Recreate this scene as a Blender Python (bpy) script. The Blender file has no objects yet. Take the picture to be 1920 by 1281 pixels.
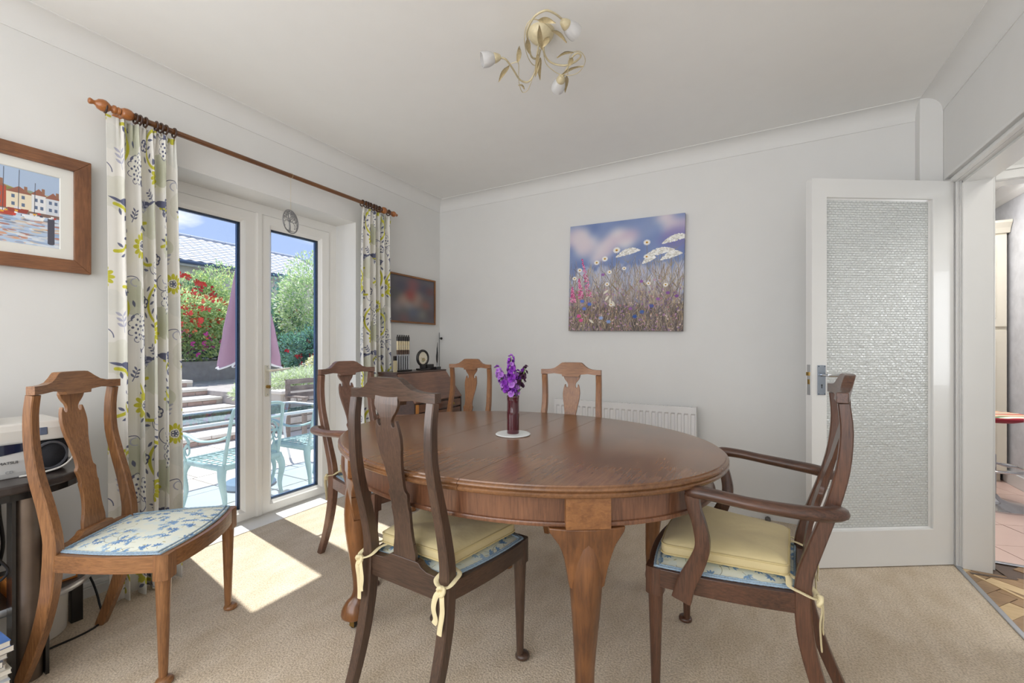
import bpy, bmesh, math, random
import numpy as np
from mathutils import Vector, Matrix, Euler
PI = math.pi
C = bpy.context.scene.collection
SC = bpy.context.scene

# ---------------------------------------------------------------- camera
CAMH = 1.13
YAW = math.atan(445.0 / 800.0)
cam_d = bpy.data.cameras.new('camera')
cam = bpy.data.objects.new('camera', cam_d)
C.objects.link(cam)
cam.location = (0, 0, CAMH)
cam.rotation_euler = (PI / 2, 0, YAW)
cam_d.sensor_fit = 'HORIZONTAL'
cam_d.sensor_width = 36.0
cam_d.lens = 36.0 * 800.0 / 1920.0
cam_d.shift_y = (651.0 - 640.5) / 1920.0
cam_d.clip_start = 0.02
SC.camera = cam

# ---------------------------------------------------------------- exposure, world, sun, area lights
SC.view_settings.view_transform = 'Standard'
SC.view_settings.look = 'None'
SC.view_settings.gamma = 1.0
SC.view_settings.exposure = 0.0
SC.view_settings.use_curve_mapping = False
SC.cycles.max_bounces = 10
SC.cycles.diffuse_bounces = 6
SC.cycles.transparent_max_bounces = 24
SC.cycles.sample_clamp_indirect = 6.0

SKY_STRENGTH = 2.0
SUN_STRENGTH = 7.5
REAR_FILL = 50.0
LEFT_FILL = 32.0
HALL_FILL = 8.0
HALL_WINDOW = 6.5
KITCHEN_FILL = 30.0


def make_world():
    w = bpy.data.worlds.new('world')
    SC.world = w
    w.use_nodes = True
    nt = w.node_tree
    nt.nodes.clear()
    N = nt.nodes.new
    L = nt.links.new
    out = N('ShaderNodeOutputWorld')
    bg = N('ShaderNodeBackground')
    tc = N('ShaderNodeTexCoord')
    sep = N('ShaderNodeSeparateXYZ')
    L(tc.outputs['Generated'], sep.inputs[0])
    grad = N('ShaderNodeValToRGB')
    e = grad.color_ramp.elements
    e[0].position = 0.0
    e[0].color = (0.30, 0.37, 0.54, 1)
    e[1].position = 0.8
    e[1].color = (0.17, 0.26, 0.50, 1)
    L(sep.outputs['Z'], grad.inputs[0])
    mp = N('ShaderNodeMapping')
    mp.inputs['Scale'].default_value = (1.3, 1.3, 3.2)
    mp.inputs['Location'].default_value = (0.25, 0.75, 0.1)
    L(tc.outputs['Generated'], mp.inputs[0])
    nz = N('ShaderNodeTexNoise')
    nz.inputs['Scale'].default_value = 2.6
    nz.inputs['Detail'].default_value = 7
    L(mp.outputs[0], nz.inputs[0])
    cr = N('ShaderNodeValToRGB')
    cr.color_ramp.elements[0].position = 0.52
    cr.color_ramp.elements[1].position = 0.60
    L(nz.outputs['Fac'], cr.inputs[0])
    mx = N('ShaderNodeMixRGB')
    mx.inputs['Color2'].default_value = (0.57, 0.58, 0.60, 1)
    L(cr.outputs[0], mx.inputs[0])
    L(grad.outputs[0], mx.inputs[1])
    L(mx.outputs[0], bg.inputs[0])
    bg.inputs[1].default_value = SKY_STRENGTH
    L(bg.outputs[0], out.inputs[0])


make_world()


def light(name, kind, loc, rot, energy, size=None, color=(1, 1, 1), spot=None):
    d = bpy.data.lights.new(name, kind)
    d.energy = energy
    d.color = color
    if kind == 'AREA':
        d.shape = 'RECTANGLE'
        d.size, d.size_y = size
    elif kind == 'SUN':
        d.angle = size
    elif kind == 'POINT':
        d.shadow_soft_size = size
    o = bpy.data.objects.new(name, d)
    o.location = loc
    o.rotation_euler = rot
    C.objects.link(o)
    return o


sun_dir = Vector((1.0, -0.145, -1.84))
light('sun', 'SUN', (-8, 3, 10), sun_dir.to_track_quat('-Z', 'Y').to_euler(), SUN_STRENGTH, math.radians(0.7), (1.0, 0.96, 0.9))
# fill lights added behind and beside the camera, at invented windows
light('rear_window_daylight', 'AREA', (-0.75, -1.64, 1.45), (PI / 2 + 0.12, 0, 0), REAR_FILL, (2.6, 1.9), (1.0, 0.985, 0.965))
light('side_window_daylight', 'AREA', (-2.55, -0.75, 1.35), (0, -PI / 2, 0), LEFT_FILL, (1.5, 1.2), (1.0, 0.98, 0.96))
light('hall_window_daylight', 'AREA', (2.265, 2.84, 1.27), (0, PI / 2, 0), HALL_WINDOW, (0.85, 0.50), (0.92, 0.96, 1.0))
light('hall_lamp', 'AREA', (1.55, 2.2, 2.38), (0, 0, 0), HALL_FILL, (0.5, 0.5), (1.0, 0.96, 0.9))  # unseen overhead light, added to brighten the hall
light('kitchen_lamp', 'AREA', (1.3, 4.3, 2.4), (0, 0, 0), KITCHEN_FILL, (0.9, 0.9), (1.0, 0.98, 0.96))  # added out of view to light the kitchen

# ---------------------------------------------------------------- materials


def lin(c):
    out = []
    for v in c[:3]:
        v = v / 255.0
        out.append(v / 12.92 if v <= 0.04045 else ((v + 0.055) / 1.055) ** 2.4)
    return (out[0], out[1], out[2], 1.0)


def nmat(name):
    m = bpy.data.materials.new(name)
    m.use_nodes = True
    nt = m.node_tree
    b = nt.nodes['Principled BSDF']
    return m, nt, b


def setp(b, **k):
    for a, v in k.items():
        b.inputs[a.replace('_', ' ')].default_value = v


def plain(name, col, rough=0.5, metal=0.0, bump=0.0, bscale=40.0, coat=0.0, var=0.0, vscale=8.0, spec=None, sheen=0.0, trans=0.0, sub=0.0):
    m, nt, b = nmat(name)
    N = nt.nodes.new
    L = nt.links.new
    c = lin(col)
    b.inputs['Base Color'].default_value = c
    b.inputs['Roughness'].default_value = rough
    b.inputs['Metallic'].default_value = metal
    b.inputs['Coat Weight'].default_value = coat
    if spec is not None:
        b.inputs['Specular IOR Level'].default_value = spec
    if sheen:
        b.inputs['Sheen Weight'].default_value = sheen
    if trans:
        b.inputs['Transmission Weight'].default_value = trans
    tc = N('ShaderNodeTexCoord')
    if var > 0 or True:
        nz = N('ShaderNodeTexNoise')
        nz.inputs['Scale'].default_value = vscale
        nz.inputs['Detail'].default_value = 3
        L(tc.outputs['Object'], nz.inputs[0])
        mx = N('ShaderNodeMixRGB')
        v = max(var, 0.02)
        mx.inputs[1].default_value = tuple(x * (1 - v) for x in c[:3]) + (1,)
        mx.inputs[2].default_value = tuple(min(1, x * (1 + v)) for x in c[:3]) + (1,)
        L(nz.outputs['Fac'], mx.inputs[0])
        L(mx.outputs[0], b.inputs['Base Color'])
    if bump > 0:
        n2 = N('ShaderNodeTexNoise')
        n2.inputs['Scale'].default_value = bscale
        n2.inputs['Detail'].default_value = 4
        L(tc.outputs['Object'], n2.inputs[0])
        bp = N('ShaderNodeBump')
        bp.inputs['Strength'].default_value = bump
        bp.inputs['Distance'].default_value = 0.01
        L(n2.outputs['Fac'], bp.inputs['Height'])
        L(bp.outputs[0], b.inputs['Normal'])
    return m


def wood(name, dark, light_, axis='Z', scale=14.0, rough=0.35, coat=0.25, stretch=12.0, figure=0.5, bump=0.05):
    m, nt, b = nmat(name)
    N = nt.nodes.new
    L = nt.links.new
    tc = N('ShaderNodeTexCoord')
    oi = N('ShaderNodeObjectInfo')
    add = N('ShaderNodeVectorMath')
    add.operation = 'ADD'
    mul = N('ShaderNodeVectorMath')
    mul.operation = 'SCALE'
    mul.inputs['Scale'].default_value = 3.0
    comb = N('ShaderNodeCombineXYZ')
    for i in range(3):
        L(oi.outputs['Random'], comb.inputs[i])
    L(comb.outputs[0], mul.inputs[0])
    L(tc.outputs['Object'], add.inputs[0])
    L(mul.outputs[0], add.inputs[1])
    mp = N('ShaderNodeMapping')
    s = [scale * stretch / 3.0] * 3
    s['XYZ'.index(axis)] = scale / 3.0
    mp.inputs['Scale'].default_value = s
    L(add.outputs[0], mp.inputs[0])
    nz = N('ShaderNodeTexNoise')
    nz.inputs['Scale'].default_value = 1.0
    nz.inputs['Detail'].default_value = 8
    nz.inputs['Roughness'].default_value = 0.65
    nz.inputs['Distortion'].default_value = 0.6
    L(mp.outputs[0], nz.inputs[0])
    n2 = N('ShaderNodeTexNoise')
    n2.inputs['Scale'].default_value = 5.0
    n2.inputs['Detail'].default_value = 4
    L(add.outputs[0], n2.inputs[0])
    mixf = N('ShaderNodeMixRGB')
    mixf.inputs[0].default_value = figure
    L(nz.outputs['Fac'], mixf.inputs[1])
    L(n2.outputs['Fac'], mixf.inputs[2])
    cr = N('ShaderNodeValToRGB')
    e = cr.color_ramp.elements
    e[0].position = 0.36
    e[0].color = lin(dark)
    e[1].position = 0.62
    e[1].color = lin(light_)
    L(mixf.outputs[0], cr.inputs[0])
    L(cr.outputs[0], b.inputs['Base Color'])
    b.inputs['Roughness'].default_value = rough
    b.inputs['Coat Weight'].default_value = coat
    b.inputs['Coat Roughness'].default_value = 0.2
    bp = N('ShaderNodeBump')
    bp.inputs['Strength'].default_value = bump
    bp.inputs['Distance'].default_value = 0.004
    L(nz.outputs['Fac'], bp.inputs['Height'])
    L(bp.outputs[0], b.inputs['Normal'])
    return m


def img_mat(name, img, rough=0.6, bump=0.0, uvscale=(1, 1), sheen=0.0, coat=0.0, bscale=600):
    m, nt, b = nmat(name)
    N = nt.nodes.new
    L = nt.links.new
    uv = N('ShaderNodeUVMap')
    uv.uv_map = 'UVMap'
    mp = N('ShaderNodeMapping')
    mp.inputs['Scale'].default_value = (uvscale[0], uvscale[1], 1)
    L(uv.outputs[0], mp.inputs[0])
    t = N('ShaderNodeTexImage')
    t.image = img
    L(mp.outputs[0], t.inputs[0])
    L(t.outputs[0], b.inputs['Base Color'])
    b.inputs['Roughness'].default_value = rough
    b.inputs['Sheen Weight'].default_value = sheen
    b.inputs['Coat Weight'].default_value = coat
    if bump:
        tc = N('ShaderNodeTexCoord')
        nz = N('ShaderNodeTexNoise')
        nz.inputs['Scale'].default_value = bscale
        L(tc.outputs['Object'], nz.inputs[0])
        bp = N('ShaderNodeBump')
        bp.inputs['Strength'].default_value = bump
        bp.inputs['Distance'].default_value = 0.002
        L(nz.outputs['Fac'], bp.inputs['Height'])
        L(bp.outputs[0], b.inputs['Normal'])
    return m


# ---------------------------------------------------------------- a small painter for printed cloth and pictures


class Paint:
    def __init__(s, W, H, px, bg, wrap=False):
        s.W, s.H, s.px, s.wrap = W, H, px, wrap
        s.w, s.h = int(W * px), int(H * px)
        s.a = np.ones((s.h, s.w, 3), np.float32) * (np.array(bg, np.float32) / 255.0)

    def _apply(s, x0, x1, y0, y1, f, col, alpha):
        col = np.array(col, np.float32) / 255.0
        i0, i1 = int(math.floor(x0 * s.px)) - 1, int(math.ceil(x1 * s.px)) + 2
        j0, j1 = int(math.floor(y0 * s.px)) - 1, int(math.ceil(y1 * s.px)) + 2
        if not s.wrap:
            i0, i1, j0, j1 = max(i0, 0), min(i1, s.w), max(j0, 0), min(j1, s.h)
        if i1 <= i0 or j1 <= j0:
            return
        I = np.arange(i0, i1)
        J = np.arange(j0, j1)
        X, Y = np.meshgrid((I + 0.5) / s.px, (J + 0.5) / s.px)
        m = np.clip(f(X, Y) * s.px + 0.5, 0, 1)[..., None] * alpha
        JJ, II = np.meshgrid(J % s.h, I % s.w, indexing='ij')
        s.a[JJ, II] = s.a[JJ, II] * (1 - m) + col * m

    def ell(s, cx, cy, rx, ry, col, ang=0.0, alpha=1.0):
        R = max(rx, ry)
        c, n = math.cos(ang), math.sin(ang)

        def f(X, Y):
            dx, dy = X - cx, Y - cy
            u = (dx * c + dy * n) / rx
            v = (-dx * n + dy * c) / ry
            return (1 - np.sqrt(u * u + v * v)) * min(rx, ry)
        s._apply(cx - R, cx + R, cy - R, cy + R, f, col, alpha)

    def leaf(s, cx, cy, ln, wd, ang, col, alpha=1.0):
        c, n = math.cos(ang), math.sin(ang)

        def f(X, Y):
            dx, dy = X - cx, Y - cy
            u = (dx * c + dy * n) / (ln / 2)
            v = (-dx * n + dy * c)
            return np.where(np.abs(u) < 1, wd / 2 * (1 - u * u) - np.abs(v), -1)
        s._apply(cx - ln / 2, cx + ln / 2, cy - ln / 2, cy + ln / 2, f, col, alpha)

    def line(s, pts, w, col, alpha=1.0):
        for (x0, y0), (x1, y1) in zip(pts[:-1], pts[1:]):
            dx, dy = x1 - x0, y1 - y0
            l2 = dx * dx + dy * dy + 1e-12

            def f(X, Y):
                t = np.clip(((X - x0) * dx + (Y - y0) * dy) / l2, 0, 1)
                return w / 2 - np.sqrt((X - x0 - t * dx) ** 2 + (Y - y0 - t * dy) ** 2)
            s._apply(min(x0, x1) - w, max(x0, x1) + w, min(y0, y1) - w, max(y0, y1) + w, f, col, alpha)

    def arc(s, cx, cy, r, a0, a1, w, col, n=16, alpha=1.0, ry=None):
        ry = ry or r
        s.line([(cx + r * math.cos(a0 + (a1 - a0) * i / n), cy + ry * math.sin(a0 + (a1 - a0) * i / n)) for i in range(n + 1)], w, col, alpha)

    def rect(s, x0, y0, x1, y1, col, alpha=1.0):
        s._apply(x0, x1, y0, y1, lambda X, Y: np.minimum(np.minimum(X - x0, x1 - X), np.minimum(Y - y0, y1 - Y)), col, alpha)

    def poly(s, pts, col, alpha=1.0):
        xs = [p[0] for p in pts]
        ys = [p[1] for p in pts]

        def f(X, Y):
            inside = np.zeros(X.shape, bool)
            n = len(pts)
            for i in range(n):
                x0, y0 = pts[i]
                x1, y1 = pts[(i + 1) % n]
                if y0 == y1:
                    continue
                cond = ((y0 > Y) != (y1 > Y)) & (X < (x1 - x0) * (Y - y0) / (y1 - y0) + x0)
                inside ^= cond
            return np.where(inside, 1.0, -1.0)
        s._apply(min(xs), max(xs), min(ys), max(ys), f, col, alpha)

    def blur(s, k):
        for _ in range(3):
            for ax in (0, 1):
                p = np.pad(s.a, [(k, k) if i == ax else (0, 0) for i in range(3)], mode='edge')
                c = np.cumsum(p, axis=ax)
                n = 2 * k
                s.a = (np.take(c, range(n, c.shape[ax]), ax) - np.take(c, range(0, c.shape[ax] - n), ax)) / n

    def image(s, name, gain=1.0):
        a = np.clip(s.a, 0, 1)
        l = np.where(a <= 0.04045, a / 12.92, ((a + 0.055) / 1.055) ** 2.4) * gain
        l = np.clip(l, 0, 0.95)
        a = np.where(l <= 0.0031308, l * 12.92, 1.055 * l ** (1 / 2.4) - 0.055)
        im = bpy.data.images.new(name, s.w, s.h)
        buf = np.ones((s.h, s.w, 4), np.float32)
        buf[..., :3] = a
        im.pixels.foreach_set(buf.ravel())
        im.update()
        im.pack()
        return im


# ---------------------------------------------------------------- mesh helpers


class MB:
    def __init__(s):
        s.v, s.f, s.m, s.uv = [], [], [], {}
        s.cur = 0

    def add(s, vs, fs, uvs=None):
        o = len(s.v)
        s.v += [tuple(p) for p in vs]
        for k, f in enumerate(fs):
            if uvs:
                s.uv[len(s.f)] = uvs[k]
            s.f.append(tuple(i + o for i in f))
            s.m.append(s.cur)

    def box(s, x0, y0, z0, x1, y1, z1, M=None):
        vs = [(x0, y0, z0), (x1, y0, z0), (x1, y1, z0), (x0, y1, z0), (x0, y0, z1), (x1, y0, z1), (x1, y1, z1), (x0, y1, z1)]
        if M is not None:
            vs = [M @ Vector(p) for p in vs]
        s.add(vs, [(0, 3, 2, 1), (4, 5, 6, 7), (0, 1, 5, 4), (1, 2, 6, 5), (2, 3, 7, 6), (3, 0, 4, 7)])

    def cbox(s, cx, cy, cz, sx, sy, sz, M=None):
        s.box(cx - sx / 2, cy - sy / 2, cz - sz / 2, cx + sx / 2, cy + sy / 2, cz + sz / 2, M)

    def prism(s, poly, z0, z1, M=None):
        n = len(poly)
        vs = [(x, y, z0) for x, y in poly] + [(x, y, z1) for x, y in poly]
        if M is not None:
            vs = [M @ Vector(p) for p in vs]
        s.add(vs, [tuple(range(n - 1, -1, -1)), tuple(range(n, 2 * n))] + [(i, (i + 1) % n, n + (i + 1) % n, n + i) for i in range(n)])

    def lathe(s, prof, n=20, M=None, cap=True):
        vs = []
        for r, z in prof:
            for k in range(n):
                a = 2 * PI * k / n
                vs.append((r * math.cos(a), r * math.sin(a), z))
        if M is not None:
            vs = [M @ Vector(p) for p in vs]
        fs = []
        for i in range(len(prof) - 1):
            for k in range(n):
                k2 = (k + 1) % n
                fs.append((i * n + k, i * n + k2, (i + 1) * n + k2, (i + 1) * n + k))
        if cap:
            if prof[0][0] > 1e-5:
                fs.append(tuple(range(n - 1, -1, -1)))
            if prof[-1][0] > 1e-5:
                fs.append(tuple((len(prof) - 1) * n + k for k in range(n)))
        s.add(vs, fs)

    def tube(s, pts, rad, n=10, up=None, close=False, sect=None, M=None):
        """sweep a round (or given) section along a smooth path; rad: number, list of numbers or of (ra, rb)"""
        P = [Vector(p) for p in pts]
        m = len(P)
        T = []
        for i in range(m):
            a = P[(i + 1) % m] if (close or i < m - 1) else P[i]
            b = P[i - 1] if (close or i > 0) else P[i]
            T.append((a - b).normalized())
        ref = Vector(up) if up else (Vector((0, 0, 1)) if abs(T[0].z) < 0.9 else Vector((0, 1, 0)))
        vs = []
        prev = None
        for i in range(m):
            if up:
                u = (ref - T[i] * ref.dot(T[i]))
            else:
                u = (ref - T[i] * ref.dot(T[i])) if prev is None else (prev - T[i] * prev.dot(T[i]))
            u.normalize()
            prev = u
            w = T[i].cross(u)
            r = rad[i] if isinstance(rad, list) else rad
            ra, rb = (r if isinstance(r, tuple) else (r, r))
            if sect:
                for a, b in sect:
                    vs.append(P[i] + u * a * ra + w * b * rb)
            else:
                for k in range(n):
                    a = 2 * PI * k / n
                    vs.append(P[i] + u * math.cos(a) * ra + w * math.sin(a) * rb)
        n = len(sect) if sect else n
        fs = []
        for i in range(m if close else m - 1):
            i2 = (i + 1) % m
            for k in range(n):
                k2 = (k + 1) % n
                fs.append((i * n + k, i2 * n + k, i2 * n + k2, i * n + k2))
        if not close:
            fs.append(tuple(range(n)))
            fs.append(tuple((m - 1) * n + k for k in range(n - 1, -1, -1)))
        if M is not None:
            vs = [M @ v for v in vs]
        s.add(vs, fs)

    def quad(s, a, b, c, d, uv=None):
        s.add([a, b, c, d], [(0, 1, 2, 3)], [uv] if uv else None)

    def build(s, name, mats, parent=None, loc=None, rot=None, smooth=None, bevel=0.0, seg=2, kind=None, subd=0):
        me = bpy.data.meshes.new(name)
        me.from_pydata([tuple(v) for v in s.v], [], s.f)
        if not isinstance(mats, (list, tuple)):
            mats = [mats]
        for m in mats:
            me.materials.append(m)
        if len(mats) > 1:
            me.polygons.foreach_set('material_index', s.m)
        if s.uv:
            ul = me.uv_layers.new(name='UVMap')
            for p in me.polygons:
                if p.index in s.uv:
                    for li, c in zip(p.loop_indices, s.uv[p.index]):
                        ul.data[li].uv = c
        me.update()
        bm = bmesh.new()
        bm.from_mesh(me)
        bmesh.ops.recalc_face_normals(bm, faces=bm.faces)
        bm.to_mesh(me)
        bm.free()
        o = bpy.data.objects.new(name, me)
        C.objects.link(o)
        if smooth is not None:
            me.polygons.foreach_set('use_smooth', [True] * len(me.polygons))
            if smooth < 180:
                me.set_sharp_from_angle(angle=math.radians(smooth))
        if bevel > 0:
            b = o.modifiers.new('bevel', 'BEVEL')
            b.width = bevel
            b.segments = seg
            b.limit_method = 'ANGLE'
            b.angle_limit = math.radians(40)
            b.harden_normals = False
        if subd:
            sd = o.modifiers.new('subd', 'SUBSURF')
            sd.levels = subd
            sd.render_levels = subd
        if parent:
            o.parent = parent
        if loc:
            o.location = loc
        if rot:
            o.rotation_euler = rot
        if kind:
            o['kind'] = kind
        return o


def thing(name, label, cat, loc=(0, 0, 0), rz=0.0, group=None, rot=None):
    o = bpy.data.objects.new(name, None)
    o.empty_display_size = 0.05
    C.objects.link(o)
    o.location = loc
    o.rotation_euler = rot if rot else (0, 0, rz)
    o['label'] = label
    o['category'] = cat
    if group:
        o['group'] = group
    return o


def tag(o, label, cat, group=None, kind=None):
    o['label'] = label
    o['category'] = cat
    if group:
        o['group'] = group
    if kind:
        o['kind'] = kind
    return o


def struct(o, label=None):
    o['kind'] = 'structure'
    if label:
        o['label'] = label
        o['category'] = 'room'
    return o


def copy_tree(o, parent=None):
    c = o.copy()
    C.objects.link(c)
    c.parent = parent
    for ch in list(o.children):
        copy_tree(ch, c)
    return c


def bez(p, n=8):
    """Catmull-Rom through points"""
    P = [Vector(q) for q in p]
    P = [P[0] * 2 - P[1]] + P + [P[-1] * 2 - P[-2]]
    out = []
    for i in range(1, len(P) - 2):
        for k in range(n):
            t = k / n
            a, b, c, d = P[i - 1], P[i], P[i + 1], P[i + 2]
            out.append(0.5 * ((2 * b) + (c - a) * t + (2 * a - 5 * b + 4 * c - d) * t * t + (3 * b - a - 3 * c + d) * t ** 3))
    out.append(P[-2])
    return out


def interp(t, xs, ys):
    return float(np.interp(t, xs, ys))


SQ = [(1, .55), (.55, 1), (-.55, 1), (-1, .55), (-1, -.55), (-.55, -1), (.55, -1), (1, -.55)]
SQS = [(1, .8), (.8, 1), (-.8, 1), (-1, .8), (-1, -.8), (-.8, -1), (.8, -1), (1, -.8)]


def bm_obj(name, bm, mats, parent=None, smooth=None, bevel=0.0, **k):
    bmesh.ops.recalc_face_normals(bm, faces=bm.faces)
    me = bpy.data.meshes.new(name)
    bm.to_mesh(me)
    bm.free()
    if not isinstance(mats, (list, tuple)):
        mats = [mats]
    for m in mats:
        me.materials.append(m)
    o = bpy.data.objects.new(name, me)
    C.objects.link(o)
    if smooth is not None:
        me.polygons.foreach_set('use_smooth', [True] * len(me.polygons))
        me.set_sharp_from_angle(angle=math.radians(smooth))
    if bevel > 0:
        b = o.modifiers.new('bevel', 'BEVEL')
        b.width = bevel
        b.segments = 2
        b.limit_method = 'ANGLE'
        b.angle_limit = math.radians(50)
    if parent:
        o.parent = parent
    return o


def plate(outline, thick, cuts=(), xcuts=(), warp=None):
    """solid board from an (x, z) outline, cut into rows so that warp(v) can bend it; y is the thickness"""
    bm = bmesh.new()
    vs = [bm.verts.new((x, 0, z)) for x, z in outline]
    bm.faces.new(vs)
    for z in cuts:
        bmesh.ops.bisect_plane(bm, geom=bm.verts[:] + bm.edges[:] + bm.faces[:], plane_co=(0, 0, z), plane_no=(0, 0, 1))
    for x in xcuts:
        bmesh.ops.bisect_plane(bm, geom=bm.verts[:] + bm.edges[:] + bm.faces[:], plane_co=(x, 0, 0), plane_no=(1, 0, 0))
    r = bmesh.ops.extrude_face_region(bm, geom=bm.faces[:])
    for g in r['geom']:
        if isinstance(g, bmesh.types.BMVert):
            g.co.y += thick
    for v in bm.verts:
        v.co.y -= thick / 2
        if warp:
            warp(v)
    return bm

# ---------------------------------------------------------------- setting materials
M_WALL = plain('wall_paint', (224, 224, 222), 0.75, bump=0.02, bscale=60, var=0.015)
M_CEIL = plain('ceiling_paint', (238, 238, 236), 0.8, bump=0.02, bscale=50)
M_COVE = plain('coving_paint', (227, 227, 225), 0.8)
M_GLOSS = plain('white_gloss_paint', (222, 222, 220), 0.28, coat=0.3)
M_UPVC = plain('white_upvc', (232, 231, 227), 0.3, coat=0.2)
M_GASKET = plain('dark_gasket', (40, 48, 62), 0.5)
M_SPACER = plain('blue_grey_spacer', (70, 95, 130), 0.35, metal=0.5)
M_CHROME = plain('chrome', (200, 202, 205), 0.12, metal=1.0)
M_BRASS = plain('brass', (170, 140, 80), 0.3, metal=1.0)
M_BLACK = plain('black_lacquer', (22, 21, 22), 0.3, coat=0.3)
M_ALU = plain('aluminium', (190, 195, 202), 0.3, metal=0.9)


def carpet_mat():
    m, nt, b = nmat('beige_carpet')
    N = nt.nodes.new
    L = nt.links.new
    tc = N('ShaderNodeTexCoord')
    n1 = N('ShaderNodeTexNoise')
    n1.inputs['Scale'].default_value = 2.2
    n1.inputs['Detail'].default_value = 5
    n2 = N('ShaderNodeTexNoise')
    n2.inputs['Scale'].default_value = 150
    n2.inputs['Detail'].default_value = 2
    n3 = N('ShaderNodeTexNoise')
    n3.inputs['Scale'].default_value = 14
    n3.inputs['Detail'].default_value = 6
    mp = N('ShaderNodeMapping')
    mp.inputs['Rotation'].default_value = (0, 0, 0.6)
    mp.inputs['Scale'].default_value = (1, 0.45, 1)
    L(tc.outputs['Object'], mp.inputs[0])
    L(mp.outputs[0], n3.inputs[0])
    L(mp.outputs[0], n1.inputs[0])
    L(tc.outputs['Object'], n2.inputs[0])
    m1 = N('ShaderNodeMixRGB')
    m1.inputs[0].default_value = 0.5
    L(n1.outputs['Fac'], m1.inputs[1])
    L(n3.outputs['Fac'], m1.inputs[2])
    cr = N('ShaderNodeValToRGB')
    cr.color_ramp.elements[0].position = 0.38
    cr.color_ramp.elements[0].color = lin((208, 190, 164))
    cr.color_ramp.elements[1].position = 0.62
    cr.color_ramp.elements[1].color = lin((226, 211, 190))
    L(m1.outputs[0], cr.inputs[0])
    m2 = N('ShaderNodeMixRGB')
    m2.blend_type = 'MULTIPLY'
    m2.inputs[0].default_value = 1
    c2 = N('ShaderNodeValToRGB')
    c2.color_ramp.elements[0].position = 0.30
    c2.color_ramp.elements[0].color = (0.62, 0.59, 0.56, 1)
    c2.color_ramp.elements[1].position = 0.62
    c2.color_ramp.elements[1].color = (1, 1, 1, 1)
    L(n2.outputs['Fac'], c2.inputs[0])
    L(cr.outputs[0], m2.inputs[1])
    L(c2.outputs[0], m2.inputs[2])
    L(m2.outputs[0], b.inputs['Base Color'])
    b.inputs['Roughness'].default_value = 0.95
    b.inputs['Sheen Weight'].default_value = 0.2
    b.inputs['Specular IOR Level'].default_value = 0.1
    bp = N('ShaderNodeBump')
    bp.inputs['Strength'].default_value = 0.6
    bp.inputs['Distance'].default_value = 0.006
    L(n2.outputs['Fac'], bp.inputs['Height'])
    L(bp.outputs[0], b.inputs['Normal'])
    return m


M_CARPET = carpet_mat()

XL, XR, YB, YF, ZC = -2.62, 0.93, 3.27, -1.72, 2.52
O0, O1, OZ = 1.04, 2.262, 2.08          # garden door recess


def boxes(name, mat, *bs, **k):
    m = MB()
    for b in bs:
        m.box(*b)
    return m.build(name, mat, **k)


struct(boxes('floor', M_CARPET, (-2.68, YF, -0.06, XR, YB, 0.0)))
struct(boxes('ceiling', M_CEIL, (-2.95, YF - 0.12, ZC, 1.05, YB + 0.12, ZC + 0.1)))
struct(boxes('wall_left', M_WALL, (-2.95, 0.05, -0.25, XL, O0, ZC),
             (-2.95, -1.84, -0.25, XL, -1.55, ZC), (-2.95, -1.55, -0.25, XL, 0.05, 0.72), (-2.95, -1.55, 1.98, XL, 0.05, ZC),
             (-2.95, O1, -0.25, XL, YB + 0.12, ZC), (-2.95, O0, OZ, XL, O1, ZC)))
struct(boxes('wall_back', M_WALL, (-2.62, YB, -0.06, 1.045, 3.39, ZC)))
struct(boxes('wall_rear', M_WALL, (-2.62, YF - 0.12, -0.06, -2.1, YF, ZC), (0.6, YF - 0.12, -0.06, 1.045, YF, ZC),
             (-2.1, YF - 0.12, -0.06, 0.6, YF, 0.45), (-2.1, YF - 0.12, 2.42, 0.6, YF, ZC)))
struct(boxes('wall_right', M_WALL, (XR, YF, -0.06, 1.045, 2.285, ZC), (XR, 3.045, -0.06, 1.045, YB, ZC), (XR, 2.285, 1.995, 1.045, 3.045, ZC)))
struct(boxes('trim_1', M_WALL, (0.832, 3.19, 0.0, XR, YB, ZC), bevel=0.004))


def cove(name, p0, p1, nrm, m0=0.0, m1=0.0):
    """coving from p0 to p1 along a wall whose inward normal is nrm; ends mitred inwards by m0, m1 (1 = mitre)"""
    p0, p1, n = Vector(p0 + (0,)), Vector(p1 + (0,)), Vector(nrm + (0,))
    t = (p1 - p0).normalized()
    R = 0.087
    prof = [(0.0, -R - 0.006), (0.005, -R - 0.006), (0.005, -R)]
    for i in range(9):
        a = PI - (PI / 2) * i / 8
        prof.append((R + 0.004 + R * math.cos(a), -R + R * math.sin(a) - 0.004))
    prof += [(R + 0.010, -0.004), (R + 0.010, 0.0), (0.0, 0.0)]
    m = MB()
    vs = []
    for (d, z) in prof:
        vs.append(p0 + n * d + t * d * m0 + Vector((0, 0, ZC + z)))
    for (d, z) in prof:
        vs.append(p1 + n * d - t * d * m1 + Vector((0, 0, ZC + z)))
    k = len(prof)
    fs = [(i, (i + 1) % k, k + (i + 1) % k, k + i) for i in range(k)] + [tuple(range(k)), tuple(range(2 * k - 1, k - 1, -1))]
    m.add(vs, fs)
    struct(m.build(name, M_COVE, smooth=35))


cove('trim_2', (XL, YF), (XL, YB), (1, 0), 1, 1)
cove('trim_3', (XL, YB), (0.832, YB), (0, -1), 1, 0)
cove('trim_4', (XR, YF), (XR, 3.19), (-1, 0), 1, 0)
cove('trim_5', (XL, YF), (XR, YF), (0, 1), 1, 1)


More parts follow.
